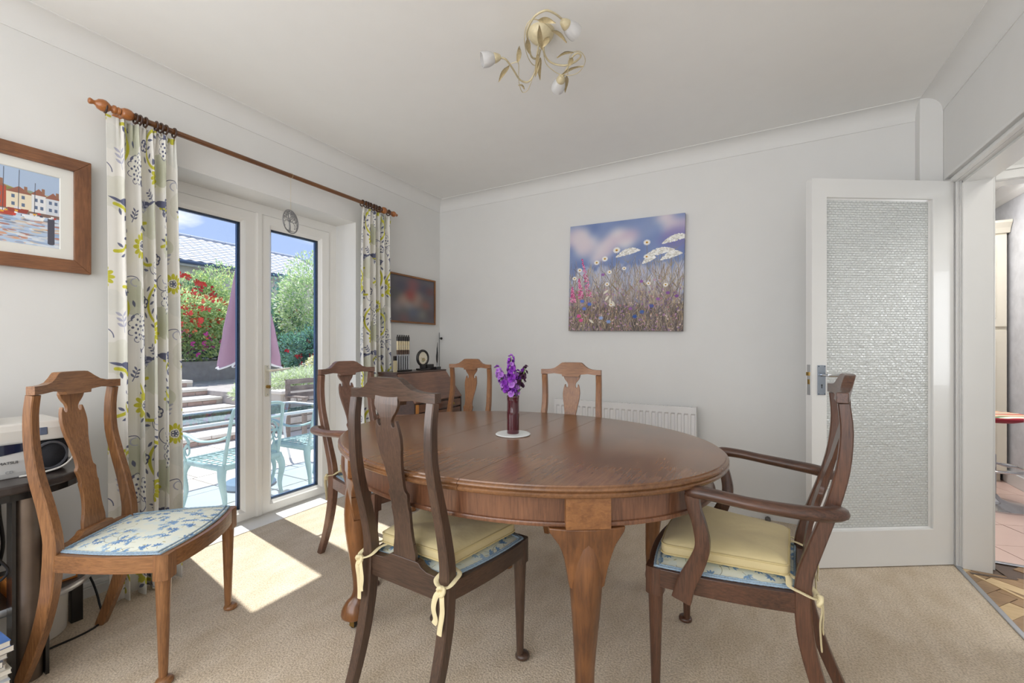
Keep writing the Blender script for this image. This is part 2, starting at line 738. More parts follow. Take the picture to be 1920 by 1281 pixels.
def skirting(name, x0, y0, x1, y1, nx, ny, h=0.065):
    m = MB()
    t = Vector((x1 - x0, y1 - y0, 0))
    n = Vector((nx, ny, 0))
    prof = [(0, 0), (0.016, 0), (0.016, h * 0.62), (0.011, h * 0.65), (0.011, h * 0.70), (0.014, h * 0.74), (0.010, h * 0.95), (0.006, h), (0, h)]
    P0 = Vector((x0, y0, 0))
    vs = [P0 + n * d + Vector((0, 0, z)) for d, z in prof] + [P0 + t + n * d + Vector((0, 0, z)) for d, z in prof]
    k = len(prof)
    m.add(vs, [(i, (i + 1) % k, k + (i + 1) % k, k + i) for i in range(k)] + [tuple(range(k)), tuple(range(2 * k - 1, k - 1, -1))])
    struct(m.build(name, M_GLOSS))


skirting('baseboard_back', XL, YB, 0.832, YB, 0, -1)
skirting('baseboard_left', XL, YF, XL, O0, 1, 0)
skirting('baseboard_left', XL, O1, XL, YB, 1, 0)
skirting('baseboard_right', XR, YF, XR, 2.21, -1, 0)

# door stop on the skirting
m = MB()
m.lathe([(0.0, 0), (0.012, 0.001), (0.012, 0.012), (0.016, 0.014), (0.016, 0.034), (0.011, 0.040), (0, 0.041)], 16, Matrix.Translation((0.105, 3.25, 0.012)) @ Matrix.Rotation(PI / 2, 4, 'X'))
tag(m.build('door_stop', plain('grey_rubber', (96, 92, 88), 0.5), smooth=40), 'small round grey door stop on the white skirting of the back wall', 'door stop')


# ---------------------------------------------------------------- garden doors
def ring_frame(rings, mat, name, parent, axis='x', **k):
    """rings: list of (y0, y1, z0, z1, x) rectangles lofted one into the next and back to the first"""
    m = MB()
    vs = []
    for (y0, y1, z0, z1, x) in rings:
        vs += [(x, y0, z0), (x, y1, z0), (x, y1, z1), (x, y0, z1)]
    n = len(rings)
    fs = []
    for i in range(n):
        j = (i + 1) % n
        for q in range(4):
            r = (q + 1) % 4
            fs.append((i * 4 + q, i * 4 + r, j * 4 + r, j * 4 + q))
    m.add(vs, fs)
    return m.build(name, mat, parent, **k)


XF = -2.845
D1 = bpy.data.objects.new('door_1', None)
C.objects.link(D1)
D1['kind'] = 'structure'
ring_frame([(O0, O1, 0.004, OZ, XF), (O0 + 0.062, O1 - 0.062, 0.012, OZ - 0.062, XF), (O0 + 0.062, O1 - 0.062, 0.012, OZ - 0.062, XF - 0.035),
            (O0 + 0.075, O1 - 0.075, 0.03, OZ - 0.075, XF - 0.04), (O0 + 0.075, O1 - 0.075, 0.03, OZ - 0.075, XF - 0.07), (O0, O1, -0.02, OZ, XF - 0.07)], M_UPVC, 'frame', D1)


def front_only(nt, fr, mx):
    """thin panes reflect on the outer face of each side only, so no light is trapped inside the pane"""
    ge = nt.nodes.new('ShaderNodeNewGeometry')
    a = nt.nodes.new('ShaderNodeMath')
    a.operation = 'SUBTRACT'
    a.inputs[0].default_value = 1.0
    nt.links.new(ge.outputs['Backfacing'], a.inputs[1])
    b = nt.nodes.new('ShaderNodeMath')
    b.operation = 'MULTIPLY'
    nt.links.new(fr.outputs[0], b.inputs[0])
    nt.links.new(a.outputs[0], b.inputs[1])
    nt.links.new(b.outputs[0], mx.inputs[0])


def m_glass():
    m, nt, b = nmat('window_glass')
    nt.nodes.remove(b)
    N = nt.nodes.new
    L = nt.links.new
    out = nt.nodes['Material Output']
    tr = N('ShaderNodeBsdfTransparent')
    tr.inputs[0].default_value = (0.95, 0.975, 0.985, 1)
    gl = N('ShaderNodeBsdfGlossy')
    gl.inputs['Roughness'].default_value = 0.01
    fr = N('ShaderNodeFresnel')
    fr.inputs[0].default_value = 1.45
    mx = N('ShaderNodeMixShader')
    front_only(nt, fr, mx)
    L(tr.outputs[0], mx.inputs[1])
    L(gl.outputs[0], mx.inputs[2])
    L(mx.outputs[0], out.inputs[0])
    return m


M_GLASS = m_glass()


def leaf(y0, y1, py0, py1):
    z0, z1, pz0, pz1 = 0.014, 2.016, 0.088, 1.933
    f = ring_frame([(y0, y1, z0, z1, XF + 0.004), (y0 + 0.004, y1 - 0.004, z0 + 0.004, z1 - 0.004, XF + 0.010),
                    (py0 - 0.022, py1 + 0.022, pz0 - 0.022, pz1 + 0.022, XF + 0.010), (py0 - 0.016, py1 + 0.016, pz0 - 0.016, pz1 + 0.016, XF + 0.002),
                    (py0, py1, pz0, pz1, XF - 0.012), (py0, py1, pz0, pz1, XF - 0.055), (y0, y1, z0, z1, XF - 0.06)], M_UPVC, 'door_leaf', D1)
    g = boxes('glass_pane', M_GLASS, (XF - 0.030, py0, pz0, XF - 0.026, py1, pz1))
    g.parent = f
    gk = ring_frame([(py0, py1, pz0, pz1, XF - 0.012), (py0 + 0.004, py1 - 0.004, pz0 + 0.004, pz1 - 0.004, XF - 0.016),
                     (py0 + 0.004, py1 - 0.004, pz0 + 0.004, pz1 - 0.004, XF - 0.025), (py0, py1, pz0, pz1, XF - 0.025)], M_GASKET, 'gasket', f)
    sp = ring_frame([(py0 + .001, py1 - .001, pz0 + .001, pz1 - .001, XF - 0.031), (py0 + 0.009, py1 - 0.009, pz0 + 0.009, pz1 - 0.009, XF - 0.031),
                     (py0 + 0.009, py1 - 0.009, pz0 + 0.009, pz1 - 0.009, XF - 0.05), (py0 + .001, py1 - .001, pz0 + .001, pz1 - .001, XF - 0.05)], M_SPACER, 'spacer_bar', f)
    return f


leaf1 = leaf(O0 + 0.066, 1.650, 1.190, 1.545)
leaf2 = leaf(1.656, O1 - 0.066, 1.747, 2.110)
gap = ring_frame([(O0 + 0.061, O1 - 0.061, 0.008, OZ - 0.061, XF - 0.002), (O0 + 0.067, O1 - 0.067, 0.016, OZ - 0.063, XF - 0.002),
                  (O0 + 0.067, O1 - 0.067, 0.016, OZ - 0.063, XF - 0.03), (O0 + 0.061, O1 - 0.061, 0.008, OZ - 0.061, XF - 0.03)], M_GASKET, 'draught_seal', D1)
m = MB()
m.prism([(XF + 0.010, 1.628), (XF + 0.018, 1.632), (XF + 0.022, 1.640), (XF + 0.022, 1.664), (XF + 0.018, 1.672), (XF + 0.010, 1.676)], 0.02, 2.012)
m.build('meeting_strip', M_UPVC, D1)
m = MB()
m.box(XF + 0.010, 1.690, 0.800, XF + 0.020, 1.716, 1.008)
h = m.build('handle_plate', plain('cream_white_metal', (214, 210, 196), 0.3, metal=0.3), leaf2, bevel=0.003)
m = MB()
m.tube([(XF + 0.015, 1.703, 0.975), (XF + 0.052, 1.703, 0.975), (XF + 0.060, 1.715, 0.975), (XF + 0.062, 1.78, 0.978), (XF + 0.060, 1.835, 0.984)], [(.010, .010), (.010, .010), (.009, .010), (.007, .009), (.006, .008)], 10)
m.build('lever_handle', plain('cream_white_lever', (220, 216, 202), 0.25, metal=0.2), leaf2, smooth=40)
m = MB()
m.lathe([(0, 0), (0.011, 0), (0.011, 0.006), (0.006, 0.008), (0.006, 0.02), (0, 0.02)], 14, Matrix.Translation((XF + 0.020, 1.703, 0.865)) @ Matrix.Rotation(PI / 2, 4, 'Y'))
m.cbox(XF + 0.045, 1.703, 0.865, 0.016, 0.006, 0.022)
m.build('key', M_BRASS, leaf2, smooth=40)
for zz in (0.812, 0.998):
    m = MB()
    m.lathe([(0, 0), (0.004, 0), (0.003, 0.002), (0, 0.002)], 10, Matrix.Translation((XF + 0.020, 1.703, zz)) @ Matrix.Rotation(PI / 2, 4, 'Y'))
    m.build('screw', M_CHROME, leaf2)
# threshold board and plastered reveal
struct(boxes('trim_6', M_UPVC, (XF - 0.06, O0, -0.06, -2.68, O1, 0.004)))

# added windows out of view, framing the rear and side fill lights
for i, (x0, y0, z0, x1, y1, z1) in enumerate([(-2.1, YF - 0.08, 0.45, 0.6, YF - 0.03, 2.42), (-2.88, -1.55, 0.72, -2.82, 0.05, 1.98)]):
    m = MB()
    t = 0.06
    if i == 0:
        m.box(x0, y0, z0, x1, y1, z0 + t); m.box(x0, y0, z1 - t, x1, y1, z1)
        for k in range(4):
            xx = x0 + (x1 - x0 - t) * k / 3
            m.box(xx, y0, z0 + t, xx + t, y1, z1 - t)
        g = (x0 + t, y0 + .02, z0 + t, x1 - t, y0 + .025, z1 - t)
    else:
        m.box(x0, y0, z0, x1, y1, z0 + t); m.box(x0, y0, z1 - t, x1, y1, z1)
        for k in range(3):
            yy = y0 + (y1 - y0 - t) * k / 2
            m.box(x0, yy, z0 + t, x1, yy + t, z1 - t)
        g = (x0 + .02, y0 + t, z0 + t, x0 + .025, y1 - t, z1 - t)
    w = struct(m.build('window_%d' % (i + 1), M_UPVC))
    boxes('glass_pane', M_GLASS, g).parent = w

# ---------------------------------------------------------------- inner door, frame, hall
m = MB()
m.box(XR, 3.045 - 0.012, 0, 1.060, 3.045, 2.0)            # lining of the hinge side
m.box(0.952, 3.045 - 0.026, 0, 1.060, 3.045 - 0.012, 1.988)   # stop
m.box(XR, 2.285, 0, 1.060, 2.297, 2.0)
m.box(XR, 2.285, 1.983, 1.060, 3.045, 2.0)
m.box(0.952, 2.297, 1.970, 1.060, 3.033, 1.983)
struct(m.build('trim_7', M_GLOSS, bevel=0.0015))
m = MB()
# architrave: near side, head and far side
m.box(0.887, 2.205, 0, XR, 2.300, 2.05)
for (a, b, x) in ((1.984, 2.000, 0.908), (2.000, 2.012, 0.916), (2.012, 2.026, 0.897)):
    m.box(x, 2.30, a, XR, 3.075, b)
m.box(0.926, 3.047, 0, XR, 3.09, 2.012)
struct(m.build('trim_8', M_GLOSS, bevel=0.002))
m = MB()
for k in range(4):
    m.box(0.934 + k * 0.005, 3.028, 0, 0.937 + k * 0.005, 3.034, 1.983)
struct(m.build('trim_9', M_GLOSS))
tag(boxes('threshold_strip', M_ALU, (0.924, 2.302, 0.0, 0.946, 3.033, 0.006), bevel=0.003), 'thin silver threshold strip between beige carpet and hall parquet', 'threshold')

DE = thing('door_2', 'open white door with a tall obscured glass pane at the doorway', 'door', (0.923, 3.038, 0), math.atan2(-0.53106, -0.84733))
del DE['label'], DE['category']
DE['kind'] = 'structure'


def door_frame():
    W, T, z0, z1 = 0.762, 0.040, 0.006, 1.988
    x0, x1, a0, a1 = 0.111, 0.681, 0.191, 1.893
    m = MB()
    rings = [(0, W, z0, z1, 0), (x0 - 0.002, x1 + 0.002, a0 - 0.002, a1 + 0.002, 0), (x0, x1, a0, a1, -0.003), (x0, x1, a0, a1, -0.014),
             (x0 + 0.008, x1 - 0.008, a0 + 0.008, a1 - 0.008, -0.018), (x0 + 0.008, x1 - 0.008, a0 + 0.008, a1 - 0.008, -0.024),
             (x0, x1, a0, a1, -0.028), (x0, x1, a0, a1, -T), (0, W, z0, z1, -T)]
    vs = []
    for (p0, p1, q0, q1, y) in rings:
        vs += [(p0, y, q0), (p1, y, q0), (p1, y, q1), (p0, y, q1)]
    n = len(rings)
    m.add(vs, [(i * 4 + q, i * 4 + (q + 1) % 4, ((i + 1) % n) * 4 + (q + 1) % 4, ((i + 1) % n) * 4 + q) for i in range(n) for q in range(4)])
    return m.build('door_leaf', M_GLOSS, DE)


dl = door_frame()


def obscure_glass():
    m, nt, b = nmat('patterned_obscured_glass')
    N = nt.nodes.new
    L = nt.links.new
    b.inputs['Base Color'].default_value = (0.93, 0.965, 0.955, 1)
    b.inputs['Roughness'].default_value = 0.07
    b.inputs['Transmission Weight'].default_value = 0.4
    b.inputs['IOR'].default_value = 1.45
    tc = N('ShaderNodeTexCoord')
    sep = N('ShaderNodeSeparateXYZ')
    L(tc.outputs['Object'], sep.inputs[0])
    comb = N('ShaderNodeCombineXYZ')
    L(sep.outputs['X'], comb.inputs[0])
    L(sep.outputs['Z'], comb.inputs[1])
    br = N('ShaderNodeTexBrick')
    br.inputs['Scale'].default_value = 1
    br.inputs['Brick Width'].default_value = 0.020
    br.inputs['Row Height'].default_value = 0.0125
    br.inputs['Mortar Size'].default_value = 0.0022
    br.inputs['Mortar Smooth'].default_value = 1.0
    br.inputs['Color1'].default_value = (1, 1, 1, 1)
    br.inputs['Color2'].default_value = (0.55, 0.55, 0.55, 1)
    br.inputs['Mortar'].default_value = (0, 0, 0, 1)
    L(comb.outputs[0], br.inputs[0])
    nz = N('ShaderNodeTexNoise')
    nz.inputs['Scale'].default_value = 90
    L(comb.outputs[0], nz.inputs[0])
    ad = N('ShaderNodeMath')
    ad.operation = 'ADD'
    L(br.outputs['Color'], ad.inputs[0])
    L(nz.outputs['Fac'], ad.inputs[1])
    bp = N('ShaderNodeBump')
    bp.inputs['Strength'].default_value = 0.9
    bp.inputs['Distance'].default_value = 0.004
    L(ad.outputs[0], bp.inputs['Height'])
    L(bp.outputs[0], b.inputs['Normal'])
    L(bp.outputs[0], b.inputs['Coat Normal'])
    b.inputs['Coat Weight'].default_value = 1.0
    b.inputs['Coat Roughness'].default_value = 0.03
    vo = N('ShaderNodeTexVoronoi')
    vo.inputs['Scale'].default_value = 42
    L(comb.outputs[0], vo.inputs[0])
    a2 = N('ShaderNodeMath')
    a2.operation = 'ADD'
    L(ad.outputs[0], a2.inputs[0])
    L(vo.outputs['Distance'], a2.inputs[1])
    L(a2.outputs[0], bp.inputs['Height'])
    return m


m = MB()
m.box(0.119, -0.023, 0.199, 0.673, -0.019, 1.885)
g = m.build('glass_pane', obscure_glass(), dl)
# handle furniture
hp = MB()
hp.box(0.692, 0.0, 0.886, 0.734, 0.005, 1.038)
hp = hp.build('handle_plate', plain('satin_chrome', (168, 178, 192), 0.22, metal=0.9), dl, bevel=0.002)
for dx in (0.697, 0.729):
    for dz in (0.892, 1.032):
        m = MB()
        m.lathe([(0.0028, 0), (0.002, 0.0015), (0, 0.0015)], 8, Matrix.Translation((dx, 0.005, dz)) @ Matrix.Rotation(-PI / 2, 4, 'X'))
        m.build('screw', M_GASKET, dl)
m = MB()
m.lathe([(0.009, 0), (0.008, 0.008), (0.006, 0.03), (0.006, 0.045), (0, 0.046)], 14, Matrix.Translation((0.713, 0.005, 0.989)) @ Matrix.Rotation(-PI / 2, 4, 'X'))
m.tube([(0.716, 0.048, 0.989), (0.70, 0.050, 0.989), (0.64, 0.050, 0.990), (0.605, 0.048, 0.989)], [(.008, .006), (.009, .005), (.009, .004), (.008, .003)], 10)
m.build('lever_handle', M_CHROME, dl, smooth=40)
m = MB()
m.lathe([(0.004, 0), (0.004, 0.0008), (0, 0.0008)], 10, Matrix.Translation((0.713, 0.005, 0.937)) @ Matrix.Rotation(-PI / 2, 4, 'X'))
m.box(0.711, 0.005, 0.921, 0.715, 0.0058, 0.936)
m.build('keyhole', M_BLACK, dl)
m = MB()
m.box(0.762, -0.031, 0.885, 0.7635, -0.009, 1.040)
m.build('latch_plate', M_CHROME, dl)
m = MB()
m.box(0.7635, -0.028, 0.984, 0.771, -0.012, 1.002)
m.box(0.7635, -0.027, 0.940, 0.7645, -0.013, 0.965)
m.build('latch_bolt', M_BRASS, dl)

# hall shell
struct(boxes('wall_hall', M_WALL, (2.3, 1.2, -0.06, 2.4, 3.2, 2.45), (1.045, 1.1, -0.06, 2.4, 1.2, 2.45),
             (1.045, 3.10, 0, 1.075, 3.20, 2.45), (1.86, 3.10, 0, 2.3, 3.20, 2.45), (1.075, 3.10, 1.985, 1.86, 3.20, 2.45)))
m = MB()
for (a, b, c_, d_) in ((2.57, 3.10, .81, .84), (2.57, 3.10, 1.70, 1.73), (2.57, 2.59, .84, 1.70), (3.09, 3.10, .84, 1.70)):
    m.box(2.275, a, c_, 2.30, b, d_)
struct(m.build('window_3', M_UPVC))
struct(boxes('ceiling_hall', M_CEIL, (1.045, 1.1, 2.45, 2.4, 3.2, 2.5)))
M_PQ = wood('parquet_oak', (128, 98, 66), (176, 142, 100), 'X', 20, 0.35, 0.3)
M_PQL = wood('parquet_light', (196, 166, 118), (222, 194, 148), 'X', 20, 0.35, 0.3)
M_PQD = wood('parquet_dark', (62, 48, 40), (92, 74, 60), 'X', 20, 0.35, 0.3)
hf = struct(boxes('floor_hall', M_PQD, (0.946, 1.15, -0.06, 2.35, 3.2, -0.003)))
random.seed(5)


def clip_poly(poly, x0, x1, y0, y1):
    for ax, lim, sg in ((0, x0, 1), (0, x1, -1), (1, y0, 1), (1, y1, -1)):
        out = []
        for i in range(len(poly)):
            a, b = poly[i], poly[(i + 1) % len(poly)]
            ia, ib = (a[ax] - lim) * sg >= 0, (b[ax] - lim) * sg >= 0
            if ia:
                out.append(a)
            if ia != ib:
                t = (lim - a[ax]) / (b[ax] - a[ax])
                out.append((a[0] + (b[0] - a[0]) * t, a[1] + (b[1] - a[1]) * t))
        poly = out
        if len(poly) < 3:
            return None
    return poly


def plank(poly, mat, parent, name='plank', z0=-0.004, z1=0.0):
    z1 = z1 + random.uniform(-0.0006, 0.0006)
    m = MB()
    m.prism(poly, z0, z1)
    return m.build(name, mat, parent)


# herringbone blocks, then the dark inlay near the kitchen door
Wd, Ln = 0.07, 0.28
cs, sn = math.cos(math.radians(50)), math.sin(math.radians(50))


def herr(i, j, kk):
    # zig-zag layout
    bx, by = i * Wd + j * Ln * 1.0, i * Wd - j * Ln * 1.0
    if kk == 0:
        return [(bx, by), (bx + Ln, by), (bx + Ln, by + Wd), (bx, by + Wd)]
    return [(bx + Ln, by + Wd - Ln + 0.0), (bx + Ln + Wd, by + Wd - Ln), (bx + Ln + Wd, by + Wd), (bx + Ln, by + Wd)]


for i in range(-40, 60):
    for j in range(-6, 7):
        for kk in (0, 1):
            P = herr(i, j, kk)
            P = [(1.3 + (x * cs - y * sn), 2.2 + (x * sn + y * cs)) for x, y in P]
            cx = sum(p[0] for p in P) / 4
            cy = sum(p[1] for p in P) / 4
            if not (0.8 < cx < 1.75 and 2.1 < cy < 3.25):
                continue
            P = clip_poly(P, 0.948, 1.8, 2.0, 3.02 if cx < 1.12 else 3.18)
            if P:
                g = 0.0008
                plank([(cx + (x - cx) * (1 - 2 * g / 0.07), cy + (y - cy) * (1 - 2 * g / 0.07)) for x, y in P], M_PQL if random.random() < 0.18 else M_PQ, hf)
plank([(1.085, 3.165), (1.118, 3.165), (1.142, 3.0), (1.108, 2.995)], M_PQD, hf, 'inlay_strip', z0=-0.001, z1=0.0018)
plank([(0.965, 2.985), (0.968, 2.968), (1.135, 2.993), (1.125, 3.008)], M_PQD, hf, 'inlay_strip', z0=-0.001, z1=0.0018)
plank([(0.968, 2.955), (0.978, 2.968), (1.085, 2.79), (1.07, 2.782)], M_PQL, hf, 'inlay_strip', z0=-0.001, z1=0.0018)

# ---------------------------------------------------------------- kitchen beyond
m = MB()
m.box(1.045, 3.075, 0, 1.088, 3.10, 2.035); m.box(1.845, 3.075, 0, 1.90, 3.10, 2.035); m.box(1.088, 3.075, 1.975, 1.845, 3.10, 2.035)
m.box(1.052, 3.066, 0, 1.062, 3.075, 2.02); m.box(1.088, 3.068, 2.018, 1.845, 3.075, 2.035)
m.box(1.075, 3.10, 0, 1.090, 3.20, 1.99); m.box(1.845, 3.10, 0, 1.86, 3.20, 1.99); m.box(1.09, 3.10, 1.972, 1.845, 3.20, 1.985)
struct(m.build('trim_10', M_GLOSS, bevel=0.002))
tag(boxes('threshold_strip', M_ALU, (1.09, 3.178, 0.0, 1.845, 3.205, 0.005), bevel=0.002), 'thin silver threshold strip between hall parquet and pink kitchen tiles', 'threshold')
M_PAPER = plain('mottled_grey_wallpaper', (196, 197, 201), 0.7, var=0.22, vscale=14, bump=0.1, bscale=30)
struct(boxes('wall_kitchen', M_PAPER, (1.89, 3.20, 0, 1.99, 6.1, 2.44), (0.4, 6.0, 0, 1.89, 6.1, 2.44), (0.4, 3.39, 0, 0.5, 6.0, 2.44), (0.5, 3.391, 0, 1.044, 3.45, 2.44)))
struct(boxes('ceiling_kitchen', M_CEIL, (0.4, 3.39, 2.44, 1.99, 6.1, 2.5), (1.046, 3.2, 2.44, 1.99, 3.39, 2.5)))
m = MB()
m.prism([(1.89, 2.345), (1.885, 2.345), (1.845, 2.37), (1.80, 2.435), (1.80, 2.44), (1.89, 2.44)], -6.0, -3.2, Matrix(((1, 0, 0, 0), (0, 0, -1, 0), (0, 1, 0, 0), (0, 0, 0, 1))))
struct(m.build('trim_11', M_CEIL))
struct(boxes('baseboard_kitchen', M_GLOSS, (1.872, 3.2, 0, 1.89, 5.17, 0.10)))
M_GROUT = plain('brown_grout', (120, 98, 88), 0.8)
M_TILE = plain('pink_terracotta_tile', (214, 186, 174), 0.3, var=0.08, vscale=5, coat=0.2)
kf = struct(boxes('floor_kitchen', M_GROUT, (0.4, 3.39, -0.06, 1.9, 6.05, -0.004), (1.046, 3.2, -0.06, 1.9, 3.39, -0.004)))
tile_me = None
TS = 0.33
c45, s45 = math.cos(math.radians(20)), math.sin(math.radians(20))
for i in range(-2, 10):
    for j in range(-6, 10):
        x, y = i * TS, j * TS
        P = [(x, y), (x + TS, y), (x + TS, y + TS), (x, y + TS)]
        P = [(0.9 + a * c45 - b * s45, 3.35 + a * s45 + b * c45) for a, b in P]
        cx = sum(p[0] for p in P) / 4
        cy = sum(p[1] for p in P) / 4
        P = [(cx + (a - cx) * 0.985, cy + (b - cy) * 0.985) for a, b in P]
        P = clip_poly(P, 1.05, 1.87, 3.207, 5.6)
        if P:
            plank(P, M_TILE, kf, 'tile', -0.004, 0.0)

M_CREAM = plain('cream_cabinet_paint', (214, 208, 192), 0.4, coat=0.15)
kc = thing('tall_cabinet', 'tall cream kitchen cabinet with panelled doors and a crown moulding', 'cabinet', (1.60, 5.10, 0))
m = MB(); m.box(-0.28, 0, 0.09, 0.27, 0.45, 2.08); m.box(-0.26, 0.05, 0, 0.25, 0.44, 0.09)
m.build('body', M_CREAM, kc)
m = MB(); m.prism([(-0.0, 2.08), (-0.015, 2.08), (-0.03, 2.12), (-0.055, 2.16), (-0.055, 2.18), (0.44, 2.18), (0.44, 2.08)], -0.28, 0.285, Matrix(((0, 0, 1, 0), (1, 0, 0, 0), (0, 1, 0, 0), (0, 0, 0, 1))))
m.build('crown_moulding', M_CREAM, kc)
for (z0, z1) in ((0.10, 1.27), (1.30, 2.06)):
    m = MB()
    m.box(-0.275, -0.02, z0, 0.265, 0, z1)
    d = m.build('cabinet_door', M_CREAM, kc, bevel=0.003)
    m = MB()
    m.box(-0.21, -0.026, z0 + 0.07, 0.20, -0.02, z0 + 0.085); m.box(-0.21, -0.026, z1 - 0.085, 0.20, -0.02, z1 - 0.07)
    m.box(-0.21, -0.026, z0 + 0.085, -0.195, -0.02, z1 - 0.085); m.box(0.185, -0.026, z0 + 0.085, 0.20, -0.02, z1 - 0.085)
    m.build('door_panel', M_CREAM, d, bevel=0.002)


def stool_img():
    p = Paint(1, 1, 256, (225, 210, 190))
    cols = [(170, 50, 60), (236, 222, 196), (90, 120, 90), (210, 120, 90), (240, 225, 200), (120, 40, 60), (224, 170, 110), (150, 60, 80)]
    y = 0
    k = 0
    while y < 1:
        p.rect(0, y, 1, y + 0.05, cols[k % 8])
        y += 0.05
        k += 1
    return p.image('striped_seat_print', 1.2)


M_STRIPE = img_mat('striped_seat_cloth', stool_img(), 0.7)
M_EDGE = plain('crimson_piping', (150, 30, 50), 0.6)


def stool(x, y, label):
    t = thing('bar_stool', label, 'stool', (x, y, 0), 0.4)
    m = MB()
    m.lathe([(0, 0.02), (0.205, 0.004), (0.21, 0.0), (0.21, 0.010), (0.19, 0.016), (0.10, 0.028), (0.05, 0.05), (0.032, 0.075), (0.028, 0.08), (0, 0.08)], 36)
    m.build('base', M_CHROME, t, smooth=40)
    m = MB()
    m.lathe([(0.026, 0.07), (0.026, 0.36), (0.018, 0.37), (0.018, 0.60), (0, 0.60)], 16)
    m.build('column', M_CHROME, t, smooth=40)
    m = MB()
    m.tube([(0.17 * math.cos(a), 0.17 * math.sin(a), 0.27) for a in [2 * PI * k / 28 for k in range(28)]], 0.010, 8, close=True)
    m.tube([(0.02, 0, 0.30), (0.10, 0, 0.275), (0.165, 0, 0.27)], 0.008, 8)
    m.build('footrest', M_CHROME, t, smooth=60)
    m = MB()
    R = 0.20
    n = 36
    vs, fs, uv = [(0, 0, 0.655)], [], []
    for r in (0.1, 0.17, 0.198):
        for k in range(n):
            a = 2 * PI * k / n
            vs.append((r * math.cos(a), r * math.sin(a), 0.655 if r < 0.18 else 0.645))
    for k in range(n):
        fs.append((0, 1 + k, 1 + (k + 1) % n))
    for rr in range(2):
        for k in range(n):
            fs.append((1 + rr * n + k, 1 + rr * n + (k + 1) % n, 1 + (rr + 1) * n + (k + 1) % n, 1 + (rr + 1) * n + k))
    uv = [[(0.5 + vs[i][0] * 2.4, 0.5 + vs[i][1] * 2.4) for i in f] for f in fs]
    m.add(vs, fs, uv)
    m.build('seat_cushion', M_STRIPE, t, smooth=60)
    m = MB()
    m.lathe([(0.0, 0.60), (0.12, 0.60), (0.195, 0.625), (0.203, 0.637), (0.198, 0.645)], n, cap=False)
    m.build('seat_shell', M_EDGE, t, smooth=60)


stool(1.52, 4.36, 'chrome bar stool with a striped round seat seen through the doorway, the nearer one')
stool(1.12, 4.80, 'striped round bar stool behind the nearer one, before the cream cabinet')

# ================================================================ dining chairs
def chair_woods(tag_, dark, light_):
    return {a: wood('chair_wood_%s_%s' % (tag_, a.lower()), dark, light_, a, 42, 0.38, 0.3, 15, 0.35, 0.06) for a in 'XYZ'}


W_LIGHT = chair_woods('honey', (104, 68, 40), (160, 112, 70))
W_BACKLIT = chair_woods('dark', (50, 35, 28), (88, 65, 51))  # same wood as the other chairs, with backlit shade put into its colour
W_RED = chair_woods('reddish', (54, 34, 25), (98, 64, 46))
W_GOLD = chair_woods('golden', (110, 70, 38), (160, 108, 64))
W_MID = chair_woods('mid', (88, 60, 46), (134, 96, 76))


def seat_img():
    random.seed(11)
    p = Paint(0.4, 0.4, 1280, (226, 230, 218), wrap=True)
    for k in range(60):
        p.ell(random.random() * .4, random.random() * .4, .02, .012, (214, 226, 226), random.random() * 6, 0.5)
    for k in range(9):
        x, y, a = random.random() * .4, random.random() * .4, random.random() * 6
        p.arc(x, y, 0.035 + random.random() * .02, a, a + 2.6, 0.0014, (128, 130, 108), 14, 0.8)
    for k in range(105):
        x, y = random.random() * .4, random.random() * .4
        a = random.random() * 6
        col = random.choice([(120, 158, 200), (96, 134, 184), (150, 180, 208), (110, 148, 190)])
        for q in range(5):
            b = a + q * 0.62
            p.leaf(x + math.cos(b) * .010, y + math.sin(b) * .010, 0.017, 0.006, b, col, 0.9)
        p.line([(x, y), (x - math.cos(a + 1.2) * .016, y - math.sin(a + 1.2) * .016)], 0.0012, (140, 140, 110))
    for k in range(26):
        p.leaf(random.random() * .4, random.random() * .4, 0.014, 0.005, random.random() * 6, (176, 172, 126), 0.8)
    return p.image('blue_sprig_print', 1.1)


M_SEAT = img_mat('blue_sprig_fabric', seat_img(), 0.85, bump=0.3, bscale=900)
M_BRAID = plain('blue_white_braid', (150, 172, 190), 0.8, var=0.5, vscale=260)
M_CUSH = plain('cream_cotton', (208, 192, 146), 0.9, var=0.06, vscale=9, bump=0.25, bscale=22, sheen=0.15)
M_PIPE = plain('cream_piping', (200, 183, 134), 0.9)
M_TIE = plain('cream_tie', (220, 207, 166), 0.9, bump=0.2, bscale=90)

BASE = dict(wt=.179, zt=.999, wr=.166, wf=.226, D=.384, arm=False,
            py=[(0, -.105), (.1, -.066), (.2, -.034), (.3, -.012), (.42, 0), (.5, -.004), (.6, -.024), (.7, -.050), (.8, -.068), (.9, -.071), (1.0, -.060)])
ARMP = dict(wt=.187, zt=1.008, wr=.166, wf=.262, D=.41, arm=True,
            py=[(0, -.112), (.1, -.070), (.2, -.036), (.3, -.012), (.42, 0), (.5, -.010), (.6, -.040), (.7, -.070), (.8, -.092), (.9, -.100), (1.0, -.092)])


